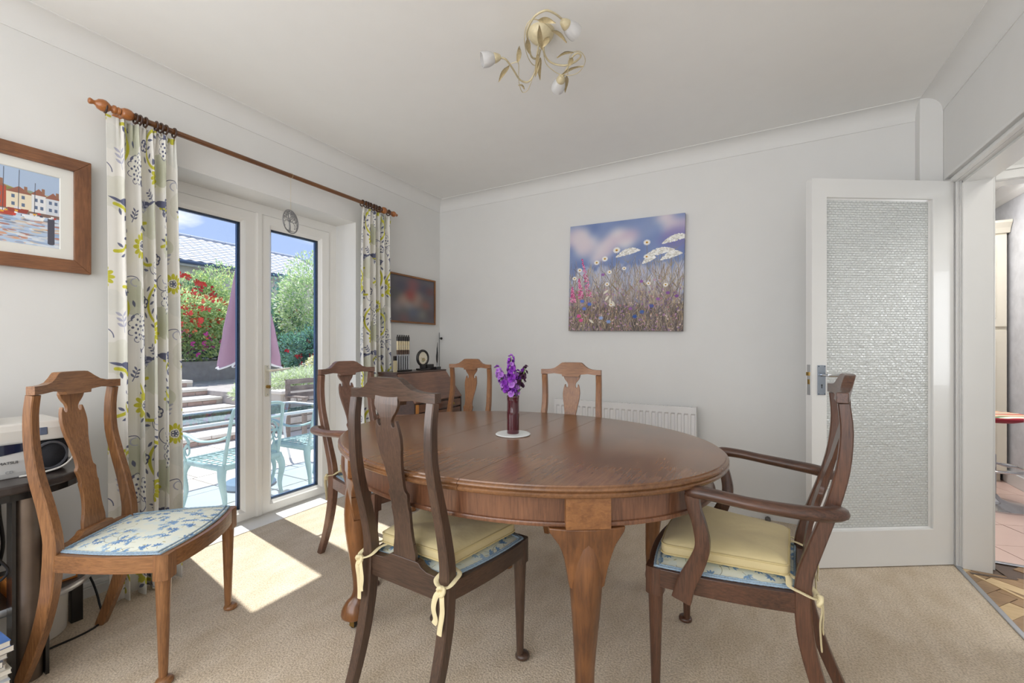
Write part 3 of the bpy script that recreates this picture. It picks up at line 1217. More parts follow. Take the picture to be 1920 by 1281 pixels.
def make_chair(W, P, label, group, loc, rz, name='dining_chair', foot_dark=False):
    t = thing(name, label, 'armchair' if P['arm'] else 'chair', (loc[0], loc[1], 0), rz, group)
    wt, zt, wr, wf, D = P['wt'], P['zt'], P['wr'], P['wf'], P['D']
    zs = [p[0] for p in P['py']]
    ys = [p[1] for p in P['py']]
    py = lambda z: interp(z, zs, ys)
    ZR0, ZR1 = .380, .436
    # back posts, one piece from floor to crest
    for g in (-1, 1):
        m = MB()
        pts, rad = [], []
        for (z, xo, hw, hd) in [(0.0, wr - .004, .015, .016), (.1, wr - .004, .016, .0175), (.2, wr - .002, .0175, .019), (.3, wr, .0185, .020), (.38, wr, .019, .021),
                                (.44, wr, .019, .021), (.5, wr, .018, .0195), (.6, wr + .001, .0165, .018), (.7, wr + .001, .016, .0165), (.8, wt - .0165, .0155, .0155),
                                (.9, wt - .016, .0150, .0145), (zt - .03, wt - .0155, .0150, .0135)]:
            pts.append((g * xo, py(z), z))
            rad.append((hw, hd))
        pts2 = bez(pts, 3)
        rad2 = []
        for i in range(len(pts) - 1):
            for k in range(3):
                f = k / 3
                rad2.append((rad[i][0] * (1 - f) + rad[i + 1][0] * f, rad[i][1] * (1 - f) + rad[i + 1][1] * f))
        rad2.append(rad[-1])
        m.tube(pts2, rad2, sect=SQS, up=(1, 0, 0))
        m.build('back_post', W['Z'], t, smooth=30)
    # crest rail
    zb = zt - .999
    half = [(wt, .970), (wt, .999), (wt - .03, .999), (wt - .055, 1.001), (wt - .078, 1.007), (wt - .098, 1.020), (wt - .112, 1.032), (.058, 1.0385), (.046, 1.040)]
    top = half + [(-x, z) for x, z in reversed(half)]
    bot = [(-wt + .035, .9705), (-.10, .975), (-.055, .970), (-.05, .958), (.05, .958), (.055, .970), (.10, .975), (wt - .035, .9705)]
    outline = [(x, z + zb) for x, z in top + bot]
    ytop = py(zt)

    def warp(v):
        b = 1 - min(1, (v.co.x / wt) ** 2)
        v.co.y += ytop + 0.002 - 0.020 * b - (v.co.z - zt) * 0.25 * b
    bm = plate(outline, .027, cuts=(1.005 + zb, 1.02 + zb), xcuts=[x * .02 for x in range(-8, 9)], warp=warp)
    bm_obj('crest_rail', bm, W['X'], t, smooth=45, bevel=.004)
    # vase splat
    hs = [(.048, .985), (.050, .957), (.044, .943), (.036, .932), (.027, .922), (.0220, .911), (.0222, .899), (.0265, .8915), (.033, .8925), (.0365, .900), (.0375, .911), (.0405, .9115), (.044, .904),
          (.0475, .891), (.050, .875), (.0515, .858), (.050, .836), (.046, .812), (.040, .782), (.035, .752), (.0315, .722), (.031, .700), (.0325, .690),
          (.038, .684), (.041, .678), (.039, .668), (.0365, .655), (.0355, .635), (.0385, .628), (.0375, .615), (.036, .595), (.036, .570), (.0375, .545),
          (.041, .520), (.0445, .505), (.047, .496), (.0475, .488), (.0475, .462)]
    outl = [(x, z + (zb if z > .5 else 0)) for x, z in hs] + [(-x, z + (zb if z > .5 else 0)) for x, z in reversed(hs)]
    y0 = py(.47) - .004

    def warp2(v):
        z = v.co.z
        f = max(0, min(1, (z - .46) / .50))
        v.co.y += py(z) * f + y0 * (1 - f) - .019 * f - (0.004 * math.sin(f * PI))
    bm = plate(outl, .012, cuts=[.48 + .04 * k for k in range(13)], warp=warp2)
    bm_obj('splat', bm, W['Z'], t, smooth=45, bevel=.0012)
    # rear rail with the shoe that holds the splat
    xr = wr - .012
    o2 = [(-xr, ZR0 - .004), (xr, ZR0 - .004), (xr, .445), (.095, .449), (.072, .458), (.062, .468), (.055, .470), (-.055, .470), (-.062, .468), (-.072, .458), (-.095, .449), (-xr, .445)]
    bm = plate(o2, .026, warp=lambda v: setattr(v.co, 'y', v.co.y - .002))
    bm_obj('rear_rail', bm, W['X'], t, bevel=.002)
    # side rails and bowed front rail
    zc, hh = (ZR0 + ZR1) / 2, (ZR1 - ZR0) / 2
    R4 = [(1, 1), (-1, 1), (-1, -1), (1, -1)]
    bow = .030
    for g in (-1, 1):
        m = MB()
        pts = []
        for k in range(9):
            f = k / 8
            pts.append((g * (wr + .004 + (wf - .018 - wr) * f + .012 * math.sin(PI * f)), .012 + (D - .035) * f, zc))
        m.tube(pts, (hh, .012), sect=R4, up=(0, 0, 1))
        m.build('side_rail', W['Y'], t, bevel=.0015)
    m = MB()
    pts = []
    for k in range(13):
        x = -1 + 2 * k / 12
        pts.append((x * (wf - .03), D - .014 + bow * (1 - x * x), zc))
    m.tube(pts, (hh, .012), sect=R4, up=(0, 0, 1))
    m.build('front_rail', W['X'], t, bevel=.0015)
    # front legs
    for g in (-1, 1):
        cx, cy = g * (wf - .025), D - .024
        m = MB()
        m.prism([(cx - g * .022, cy - .024), (cx + g * .016, cy - .024), (cx + g * .024, cy - .016), (cx + g * .024, cy + .018), (cx + g * .018, cy + .026), (cx - g * .022, cy + .028)], .352, ZR1 + .001)
        m.lathe([(0.0, .016), (.0125, .016), (.0135, .05), (.0165, .16), (.020, .28), (.0225, .345), (.0235, .353), (0, .353)], 18, Matrix.Translation((cx, cy, 0)))
        lg = m.build('leg', W['Z'], t, smooth=50)
        m = MB()
        m.lathe([(0.0, 0), (.020, 0), (.0255, .004), (.0265, .010), (.024, .016), (.016, .021), (0, .022)], 18, Matrix.Translation((cx + g * .006, cy + .007, 0)))
        m.build('foot', W['X'], lg, smooth=50)
    # seat pad and braid
    m = MB()
    nx, ny = 14, 12
    vs, uvs = [], []

    def edge(u, v):
        hw = (wr - .002) + (wf - wr - .006) * v + .012 * math.sin(PI * v)
        return u * hw, .016 + (D - .022 - .016 + bow * (1 - u * u) * 1.0) * v
    for j in range(ny + 1):
        for i in range(nx + 1):
            u, v = -1 + 2 * i / nx, j / ny
            x, y = edge(u, v)
            vv = 2 * v - 1
            z = ZR1 + .002 + .018 * (1 - u ** 4) * (1 - vv ** 4)
            if P['arm'] and False:
                pass
            vs.append((x, y, z))
    fs, uv = [], []
    for j in range(ny):
        for i in range(nx):
            a = j * (nx + 1) + i
            f = (a, a + 1, a + nx + 2, a + nx + 1)
            fs.append(f)
            uv.append([(vs[q][0] * 2.5 + .5, vs[q][1] * 2.5) for q in f])
    m.add(vs, fs, uv)
    sp = m.build('seat_pad', M_SEAT, t, smooth=60)
    m = MB()
    per = [edge(-1, v / 20) for v in range(20)] + [edge(-1 + 2 * u / 26, 1) for u in range(26)] + [edge(1, 1 - v / 20) for v in range(20)] + [edge(1 - 2 * u / 20, 0) for u in range(20)]
    pp = []
    for i in range(len(per)):
        a, b = per[i], per[(i + 1) % len(per)]
        pp += [a, ((a[0] + b[0]) / 2, (a[1] + b[1]) / 2)]
    m.tube([(x * .985, .01 + (y - .01) * .99, ZR1 + .004) for x, y in pp], [(.0032 if i % 2 else .0018) + .001 for i in range(len(pp))], 6, close=True, up=(0, 0, 1))
    m.tube([(x * .955, .015 + (y - .015) * .955, ZR1 + .007) for x, y in pp], [(.0018 if i % 2 else .0030) + .0008 for i in range(len(pp))], 6, close=True, up=(0, 0, 1))
    m.build('braid_trim', M_BRAID, sp, smooth=60)
    if P['arm']:
        for g in (-1, 1):
            m = MB()
            pts = bez([(g * (wr + .010), py(.69) + .002, .690), (g * (wr + .045), py(.69) - .014, .691), (g * .246, -.040, .692), (g * .268, .03, .694), (g * .284, .12, .699), (g * .290, .20, .706), (g * .288, .262, .707), (g * .286, .280, .698)], 5)
            n = len(pts)
            rr = [interp(i / (n - 1), [0, .12, .3, .6, .85, 1], [.012, .018, .0185, .0165, .018, .012]) for i in range(n)]
            m.tube(pts, [(r * 1.02, r * 1.35) for r in rr], up=(0, 0, 1), n=12)
            m.build('arm', W['Y'], t, smooth=60)
            m = MB()
            pts = bez([(g * .287, .268, .700), (g * .286, .262, .66), (g * .284, .247, .61), (g * .280, .240, .55), (g * .274, .258, .49), (g * .271, .285, .43), (g * .271, .300, .372)], 5)
            n = len(pts)
            m.tube(pts, [(interp(i / (n - 1), [0, .25, .5, .75, 1], [.020, .0175, .020, .025, .028]), .0135) for i in range(n)], sect=SQS, up=(0, 1, 0))
            m.build('arm_support', W['Z'], t, smooth=50)
    return t


def make_cushion(P, label, loc, rz, group, side_tails=1.0):
    t = thing('seat_cushion', label, 'cushion', (loc[0], loc[1], 0), rz, group)
    wr, wf, D = P['wr'], P['wf'], P['D']
    hw0, hw1 = wr - .012, wf - (.030 if not P['arm'] else .045)
    corners = [(-hw0, .030), (-hw1, D - .03), (hw1, D - .03), (hw0, .030)]
    out = []
    R = .035
    for i in range(4):
        a, b, c = Vector(corners[i - 1]), Vector(corners[i]), Vector(corners[(i + 1) % 4])
        d0, d1 = (a - b).normalized(), (c - b).normalized()
        rr = R if i in (1, 2) else .015
        p0, p1 = b + d0 * rr, b + d1 * rr
        for k in range(7):
            f = k / 6
            out.append((p0 * (1 - f) ** 2 + b * 2 * f * (1 - f) + p1 * f * f))
        n = 10
        q1 = c + (b - c).normalized() * (R if (i + 1) % 4 in (1, 2) else .015)
        for k in range(1, n):
            q = p1 + (q1 - p1) * k / n
            if i == 1:
                q = q + Vector((0, .014 * math.sin(PI * k / n)))
            out.append(q)
    cen = Vector((0, D / 2 + .005))
    z0 = .462
    lay = [(0.0, z0), (.5, z0), (.93, z0), (.975, z0 + .003), (.992, z0 + .007), (1.0, z0 + .014), (1.0, z0 + .026), (.990, z0 + .034), (.965, z0 + .040), (.92, z0 + .046), (.8, z0 + .053), (.55, z0 + .055), (.3, z0 + .050), (0.0, z0 + .046)]
    m = MB()
    vs = []
    n = len(out)
    for (s_, z) in lay[1:-1]:
        for k, p in enumerate(out):
            q = cen + (p - cen) * s_
            wob = .0022 * math.sin(q.x * 46 + 1.3 * math.sin(q.y * 31)) * math.cos(q.y * 38 + q.x * 9) if z > z0 + .01 else 0
            vs.append((q.x, q.y, z + wob * (1.3 if s_ < .9 else .3)))
    fs = []
    L_ = len(lay) - 2
    for i in range(L_ - 1):
        for k in range(n):
            fs.append((i * n + k, i * n + (k + 1) % n, (i + 1) * n + (k + 1) % n, (i + 1) * n + k))
    fs.append(tuple(range(n - 1, -1, -1)))
    c0 = len(vs)
    vs.append((cen.x, cen.y, lay[-1][1]))
    for k in range(n):
        fs.append(((L_ - 1) * n + k, (L_ - 1) * n + (k + 1) % n, c0))
    m.add(vs, fs)
    pad = m.build('pad', M_CUSH, t, smooth=70)
    for zz, sc in ((z0 + .006, .998), (z0 + .034, .992)):
        m = MB()
        m.tube([(cen.x + (p.x - cen.x) * sc, cen.y + (p.y - cen.y) * sc, zz) for p in out], .0032, 6, close=True, up=(0, 0, 1))
        m.build('piping', M_PIPE, pad, smooth=70)
    # ties round the back posts
    for g in (-1, 1):
        m = MB()
        x0 = g * wr
        fl = (.0022, .0075)
        m.tube(bez([(g * (hw0 - .012), .040, z0 + .008), (g * (wr - .004), .031, z0 + .002), (x0 + g * .022, .028, .455), (x0 + g * .028, .0, .448), (x0 + g * .026, -.026, .440), (x0 + g * .008, -.033, .434)], 5), fl, 8, up=(0, 0, 1))
        m.tube(bez([(g * (hw0 - .03), .036, z0 + .003), (g * (wr - .026), .012, .458), (g * (wr - .026), -.020, .448), (x0 - g * .012, -.033, .440), (x0 + g * .008, -.034, .434)], 5), fl, 8, up=(0, 0, 1))
        kx, ky, kz = x0 + g * .010, -.038, .430
        for a in (0, 1.2, 2.2):
            m.tube([(kx + .011 * math.cos(q) * math.cos(a), ky - .004 + .006 * math.sin(q * 2 + a) * .6, kz + .012 * math.sin(q)) for q in [2 * PI * i / 14 for i in range(14)]], .0055, 7, close=True)
        m.tube(bez([(kx, ky, kz), (kx + g * .006, ky - .008, kz - .02), (kx + g * .004, ky - .004, kz - .06), (kx - g * .002, ky - .006, kz - .10 * side_tails), (kx - g * .004, ky - .008, kz - .125 * side_tails)], 5), (.0024, .009), 8, up=(0, 1, 0))
        m.tube(bez([(kx, ky, kz), (kx - g * .014, ky - .010, kz - .015), (kx - g * .022, ky - .012, kz - .05), (kx - g * .016, ky - .010, kz - .082), (kx - g * .020, ky - .012, kz - .095)], 5), (.0024, .009), 8, up=(0, 1, 0))
        m.build('tie', M_TIE, t, smooth=60)
    return t


GR = 'vase splat dining chairs without arms'
GA = 'vase splat armchairs at the ends of the table'
GC = 'cream tie-on seat cushions'
make_chair(W_LIGHT, BASE, 'wooden dining chair with bare blue sprigged seat, apart on the left before the curtain', GR, (-2.137, .638), -.945)
make_chair(W_BACKLIT, BASE, 'dark wooden dining chair seen from behind, nearest at the table front', GR, (-.945, 1.018), -.044)
make_cushion(BASE, 'cream tie-on cushion on the nearest chair seen from behind', (-.945, 1.018), -.044, GC)
make_chair(W_RED, ARMP, 'dark reddish wooden armchair at the right end of the table before the open door', GA, (.142, 1.618), 1.494, 'dining_armchair')
make_cushion(ARMP, 'cream tie-on cushion on the armchair at the right end before the door', (.142, 1.618), 1.494, GC, 1.1)
make_chair(W_MID, ARMP, 'wooden armchair at the far left end of the table beside the garden doors', GA, (-1.945, 1.700), -1.59, 'dining_armchair')
make_cushion(ARMP, 'cream tie-on cushion on the armchair beside the garden doors', (-1.945, 1.700), -1.59, GC)
make_chair(W_GOLD, BASE, 'golden brown dining chair behind the table in front of the sloping bureau', GR, (-1.853, 2.621), 3.21)
make_chair(W_GOLD, BASE, 'golden brown dining chair behind the table in front of the white radiator', GR, (-.907, 2.285), 3.216)

# ================================================================ dining table
WT = wood('table_top_oak', (98, 66, 42), (136, 94, 60), 'Y', 22, 0.27, 0.34, 14, 0.5, 0.0)
WT2 = wood('table_apron_oak', (76, 48, 34), (128, 86, 60), 'Z', 30, 0.3, 0.35, 14, 0.4, 0.02)
WT3 = wood('table_leg_oak', (80, 48, 26), (140, 92, 52), 'Z', 18, 0.28, 0.35, 12, 0.6, 0.02)
WTB = wood('table_block_oak', (112, 70, 38), (158, 108, 62), 'X', 34, 0.3, 0.35, 8, 0.5, 0.04)
TC = (-.887, 1.630)
TB = thing('dining_table', 'large oval extending oak dining table with cabriole legs in the middle of the room', 'table', (TC[0], TC[1], 0), -.025)
TA_, TBb = .828, .645


def ell(off, n=96, z=0):
    return [((TA_ + off) * math.cos(2 * PI * k / n), (TBb + off) * math.sin(2 * PI * k / n), z) for k in range(n)]


prof = [(-.014, .750), (-.011, .7495), (-.0095, .7455), (-.004, .7445), (-.001, .742), (0, .738), (-.002, .734), (-.007, .732), (-.003, .7295), (0, .726), (-.001, .720), (-.006, .715), (-.018, .711), (-.06, .709)]
for (x0, x1) in ((-1, -.235), (-.235, -.010), (-.010, .168), (.168, 1)):
    bm = bmesh.new()
    rings = [[bm.verts.new(p) for p in ell(o, 128, z)] for o, z in prof]
    for a, b in zip(rings[:-1], rings[1:]):
        for k in range(128):
            bm.faces.new((a[k], a[(k + 1) % 128], b[(k + 1) % 128], b[k]))
    bm.faces.new(rings[0])
    bm.faces.new(list(reversed(rings[-1])))
    for (x, nx) in ((x0, -1), (x1, 1)):
        if abs(x) < 1:
            r = bmesh.ops.bisect_plane(bm, geom=bm.verts[:] + bm.edges[:] + bm.faces[:], plane_co=(x - nx * .0007, 0, 0), plane_no=(nx, 0, 0), clear_outer=True)
            ed = [e for e in r['geom_cut'] if isinstance(e, bmesh.types.BMEdge)]
            bmesh.ops.edgeloop_fill(bm, edges=ed)
    bm_obj('top_leaf', bm, WT, TB, smooth=40)
m = MB()
vs = []
apr = [(-.050, .709), (-.050, .636), (-.044, .634), (-.042, .628), (-.044, .622), (-.050, .620), (-.072, .620), (-.072, .709)]
for o, z in apr:
    vs += ell(o, 96, z)
k_ = len(apr)
m.add(vs, [(i * 96 + k, i * 96 + (k + 1) % 96, ((i + 1) % k_) * 96 + (k + 1) % 96, ((i + 1) % k_) * 96 + k) for i in range(k_) for k in range(96)])
m.build('apron', WT2, TB, smooth=40)
for sx in (-1, 1):
    for sy in (-1, 1):
        lx, ly = sx * .500, sy * .462
        nd = Vector((lx / TA_ ** 2, ly / TBb ** 2, 0)).normalized()
        px_, py_ = lx - nd.x * .030, ly - nd.y * .030
        m = MB()
        pts, rad = [], []
        for (z, o, r) in [(.70, -.014, .030), (.62, -.010, .040), (.595, -.006, .045), (.56, -.003, .049), (.52, .001, .0505), (.46, .006, .048), (.40, .007, .0435), (.33, .003, .038), (.26, -.003, .033), (.20, -.008, .0295),
                          (.155, -.008, .028), (.125, -.003, .030), (.105, .004, .036), (.090, .011, .043), (.075, .015, .049), (.060, .016, .050), (.050, .016, .046), (.046, .016, .038)]:
            pts.append((px_ + nd.x * o, py_ + nd.y * o, z))
            rad.append((r, r))
        pts2 = bez(pts, 2)
        rad2 = []
        for i in range(len(rad) - 1):
            rad2 += [rad[i], ((rad[i][0] + rad[i + 1][0]) / 2,) * 2]
        rad2.append(rad[-1])
        sq = []
        for k in range(20):
            a = 2 * PI * k / 20
            rr = 1.0 / (abs(math.cos(a + PI / 4)) ** 2.6 + abs(math.sin(a + PI / 4)) ** 2.6) ** (1 / 2.6)
            sq.append((math.cos(a) * rr * .93, math.sin(a) * rr * .93))
        m.tube(pts2, rad2, sect=sq, up=tuple(nd))
        lg = m.build('leg', WT3, TB, smooth=60)
        ang = math.atan2(nd.y, nd.x) - PI / 2
        M = Matrix.Translation((px_, py_, 0)) @ Matrix.Rotation(ang, 4, 'Z')
        o3 = [(-.110, .620), (-.107, .606), (-.096, .592), (-.082, .574), (-.070, .548), (-.060, .51), (-.050, .45), (-.04, .44), (.04, .44), (.050, .45), (.060, .51), (.070, .548), (.082, .574), (.096, .592), (.107, .606), (.110, .620)]

        def w4(v):
            q = v.co
            f = max(0, (q.z - .44) / .18)
            q.y = q.y * (.35 + .65 * f) + .012 - .016 * (q.x / .1) ** 2 + .004 * math.sin(PI * f)
            v.co = M @ q
        bm = plate(o3, .070, cuts=(.47, .50, .53, .56, .59), xcuts=(-.09, -.07, -.05, -.03, -.01, .01, .03, .05, .07, .09), warp=w4)
        bm_obj('knee_bracket', bm, WT3, lg, smooth=50, bevel=.004)
        m = MB()
        m.box(-.064, -.02, .6205, .064, .046, .7085, M)
        m.build('corner_block', WTB, lg, bevel=.002)
        cx_, cy_ = px_ + nd.x * .016, py_ + nd.y * .016
        m = MB()
        m.lathe([(0, .030), (.008, .030), (.008, .047), (.014, .047), (.014, .050), (0, .050)], 12, Matrix.Translation((cx_, cy_, 0)))
        for q in (-1, 1):
            m.box(-.014, q * .010 - .0015, .010, .010, q * .010 + .0015, .036, Matrix.Translation((cx_, cy_, 0)))
        m.box(-.014, -.010, .033, .010, .010, .037, Matrix.Translation((cx_, cy_, 0)))
        m.build('castor_fork', M_BRASS, lg)
        m = MB()
        m.lathe([(0, -.008), (.013, -.008), (.0155, -.005), (.0155, .005), (.013, .008), (0, .008)], 18, Matrix.Translation((cx_ - .004, cy_, .0155)) @ Matrix.Rotation(PI / 2, 4, 'X'))
        m.build('castor_wheel', M_BLACK, lg, smooth=40)

# ---- mat, vase and stocks
MATT = thing('table_mat', 'round white mat under the vase at the middle of the table', 'mat', (-.897, 1.622, .7502))
m = MB()
m.lathe([(0, 0), (.072, 0), (.0755, .002), (.0755, .004), (.072, .0062), (.064, .0058), (0, .0055)], 48)
m.build('disc', plain('white_ceramic', (226, 230, 230), 0.3, var=.05, vscale=40), MATT, smooth=40)
VZ = .7502 + .0062


def m_redglass():
    m_, nt, b = nmat('dark_red_glass')
    b.inputs['Base Color'].default_value = (0.10, 0.012, 0.022, 1)
    b.inputs['Roughness'].default_value = 0.08
    b.inputs['Transmission Weight'].default_value = 0.35
    b.inputs['Coat Weight'].default_value = 0.6
    return m_


m = MB()
m.lathe([(0, 0), (.0255, 0), (.0262, .004), (.0262, .060), (.0272, .078), (.0262, .098), (.0255, .13), (.0265, .155), (.0275, .161), (.0265, .163), (.0245, .161), (.0235, .12), (.0235, .02), (0, .012)], 28, cap=False)
tag(m.build('vase', m_redglass(), loc=(-.897, 1.622, VZ), smooth=50), 'dark red glass cylinder vase on the white mat', 'vase')
M_STEM = plain('green_stem', (120, 150, 70), 0.5)
M_LEAF = plain('grey_green_leaf', (86, 112, 76), 0.55, var=.2)
M_PETS = [plain('purple_petal', (150, 62, 190), 0.6, var=.35, vscale=60), plain('violet_petal', (118, 40, 160), 0.6, var=.35, vscale=60), plain('lilac_petal', (190, 130, 216), 0.6, var=.3, vscale=60), plain('dark_plum_petal', (72, 36, 66), 0.6, var=.3, vscale=60)]
random.seed(21)


def blossom_mesh(mat, seed, R=.0125):
    rnd = random.Random(seed)
    m = MB()
    for layer in range(3):
        n = 6 - layer
        for k in range(n):
            a = 2 * PI * (k + .5 * layer) / n + rnd.uniform(-.2, .2)
            tilt = (.15, .65, 1.1)[layer] + rnd.uniform(-.2, .2)
            r = R * (1.05, .85, .6)[layer]
            pts = []
            for (u, w) in ((0, .1), (.4, .62), (.8, .85), (1.0, .55)):
                for q in (-1, 0, 1):
                    d = r * u
                    z = d * math.sin(tilt) + (abs(q) * .22 * r * u) + rnd.uniform(-.1, .1) * r
                    rad = d * math.cos(tilt)
                    tx = q * w * r * .62
                    pts.append((rad * math.cos(a) - tx * math.sin(a), rad * math.sin(a) + tx * math.cos(a), z))
            fs = []
            for i in range(3):
                for j in range(2):
                    fs.append((i * 3 + j, i * 3 + j + 1, (i + 1) * 3 + j + 1, (i + 1) * 3 + j))
            m.add(pts, fs)
    o = m.build('blossom', mat, None, smooth=80)
    return o


protos = [[blossom_mesh(M_PETS[c], s * 7 + c) for s in range(2)] for c in range(4)]
for row in protos:
    for o in row:
        C.objects.unlink(o)


def stock(top, lean, n, cols, label, seed, first=.42):
    rnd = random.Random(seed)
    t = thing('stock_flower', label, 'flower', (-.897, 1.622, VZ), 0, 'stems of purple stock in the vase')
    b0 = Vector((lean[0] * -.3, lean[1] * -.3, .02))
    P = bez([b0, Vector((lean[0], lean[1], .155)), Vector(((lean[0] + top[0]) / 2, (lean[1] + top[1]) / 2, (.155 + top[2]) / 2 + .005)), Vector(top)], 6)
    m = MB()
    m.tube(P, .0024, 7)
    m.build('stem', M_STEM, t, smooth=60)
    L_ = len(P) - 1
    for k in range(n):
        f = first + (1 - first) * (k / (n - 1))
        i = f * L_
        p = P[int(i)].lerp(P[min(L_, int(i) + 1)], i - int(i))
        a = k * 2.4 + rnd.uniform(-.3, .3)
        out = Vector((math.cos(a), math.sin(a), .35 + (1.5 if k > n - 3 else 0)))
        out.normalize()
        c = rnd.choice(cols)
        o = protos[c][rnd.randrange(2)].copy()
        C.objects.link(o)
        o.parent = t
        R = .016 * (1 - .35 * max(0, (f - .8) / .2))
        o.location = p + out * R * .85
        o.rotation_mode = 'QUATERNION'
        o.rotation_quaternion = out.to_track_quat('Z', 'Y')
        s = (1.0 if k < n * .7 else .75) * rnd.uniform(.75, 1.15)
        o.scale = (s, s, s)
    return t


cr_, cf_ = Vector((.874, .486, 0)), Vector((-.486, .874, 0))


def off(r, f, z):
    v = cr_ * r + cf_ * f
    return (v.x, v.y, z)


stock(off(-.070, -.004, .282), off(-.016, -.006, 0)[:2], 27, [0, 1, 0, 2, 2], 'purple stock leaning to the left in the vase', 1, .40)
stock(off(-.010, -.006, .330), off(-.002, -.010, 0)[:2], 40, [0, 0, 1, 2, 2], 'tallest purple stock, upright at the middle of the vase', 2, .34)
stock(off(.018, .012, .262), off(.008, .008, 0)[:2], 22, [0, 1, 2], 'purple stock just right of the tallest one in the vase', 3, .40)
stock(off(.054, .004, .282), off(.016, 0, 0)[:2], 12, [3, 3, 1], 'thin dark plum stock at the right of the vase', 4, .55)
m = MB()
for (a, b, w) in (((.012, 0, .16), (.045, -.005, .205), .007), ((-.008, -.006, .158), (-.038, -.01, .19), .006), ((.016, .004, .158), (.030, 0, .195), .006), ((0, -.012, .16), (.014, -.02, .19), .005)):
    A, B = Vector(off(*a)), Vector(off(*b))
    md = (A + B) / 2 + Vector((0, 0, .004))
    sd = (B - A).cross(Vector((0, 0, 1))).normalized() * w / 2
    m.add([A, md + sd, B, md - sd], [(0, 1, 2, 3)])
tag(m.build('stock_leaves', M_LEAF, loc=(-.897, 1.622, VZ)), 'loose green leaves at the mouth of the vase', 'leaves')

# ================================================================ radiator
RD = thing('radiator', 'white ribbed panel radiator on the back wall behind the table', 'radiator', (-.847, 3.20, 0))
M_RAD = plain('white_enamel', (232, 232, 232), 0.3, coat=0.3)
m = MB()
x0, x1, z0, z1, yf = -.525, .522, .12, .712, -.030
nf = 24
pitch = (x1 - x0) / nf
cols = []
for k in range(nf):
    a = x0 + k * pitch
    cols += [(a, 0), (a + pitch * .30, 0), (a + pitch * .42, 1), (a + pitch * .86, 1), (a + pitch, 0)]
rows = [(z0, 0), (z0 + .030, 0), (z0 + .045, 1), (z1 - .055, 1), (z1 - .042, 0), (z1 - .006, 0)]
vs = []
for (z, rz_) in rows:
    for (x, c) in cols:
        vs.append((x, yf + .012 * c * rz_, z))
nc = len(cols)
fs = [(j * nc + i, j * nc + i + 1, (j + 1) * nc + i + 1, (j + 1) * nc + i) for j in range(len(rows) - 1) for i in range(nc - 1)]
m.add(vs, fs)
m.box(x0, yf + .016, z0, x1, yf + .022, z1 - .006)
m.build('front_panel', M_RAD, RD)
m = MB()
m.box(x0, .012, z0, x1, .024, z1 - .01)
for k in range(60):
    xx = x0 + .01 + k * (x1 - x0 - .02) / 59
    m.box(xx - .001, yf + .022, z0 + .03, xx + .001, .012, z1 - .03)
m.build('rear_panel', M_RAD, RD)
m = MB()
m.box(x0 - .002, yf - .003, z1 - .008, x1 + .002, yf + .004, z1 + .002)
for k in range(40):
    xx = x0 + k * (x1 - x0) / 39
    m.box(xx - .004, yf + .004, z1 - .006, xx + .004, .022, z1)
m.build('top_grille', M_RAD, RD)
for g, xx in ((-1, x0), (1, x1)):
    m = MB()
    m.box(xx - .004 if g < 0 else xx, yf - .004, z0 - .004, xx if g < 0 else xx + .008, .030, z1 + .004)
    m.build('side_cover', M_RAD, RD, bevel=.002)
m = MB()
m.lathe([(0, 0), (.011, 0), (.011, .04), (.016, .045), (.018, .075), (.015, .09), (0, .092)], 14, Matrix.Translation((x1 + .045, -.005, .150)))
m.tube([(x1 + .005, -.005, .158), (x1 + .045, -.005, .158)], .009, 10)
m.build('valve', M_CHROME, RD, smooth=50)
m = MB()
m.tube([(x1 + .045, -.005, .0), (x1 + .045, -.005, .155)], .0075, 10)
m.build('pipe', M_RAD, RD, smooth=60)
for xx in (x0 + .12, x1 - .12):
    m = MB(); m.box(xx - .012, .024, .2, xx + .012, .066, .6); m.build('bracket', M_RAD, RD)

# ================================================================ pictures
# wildflower canvas


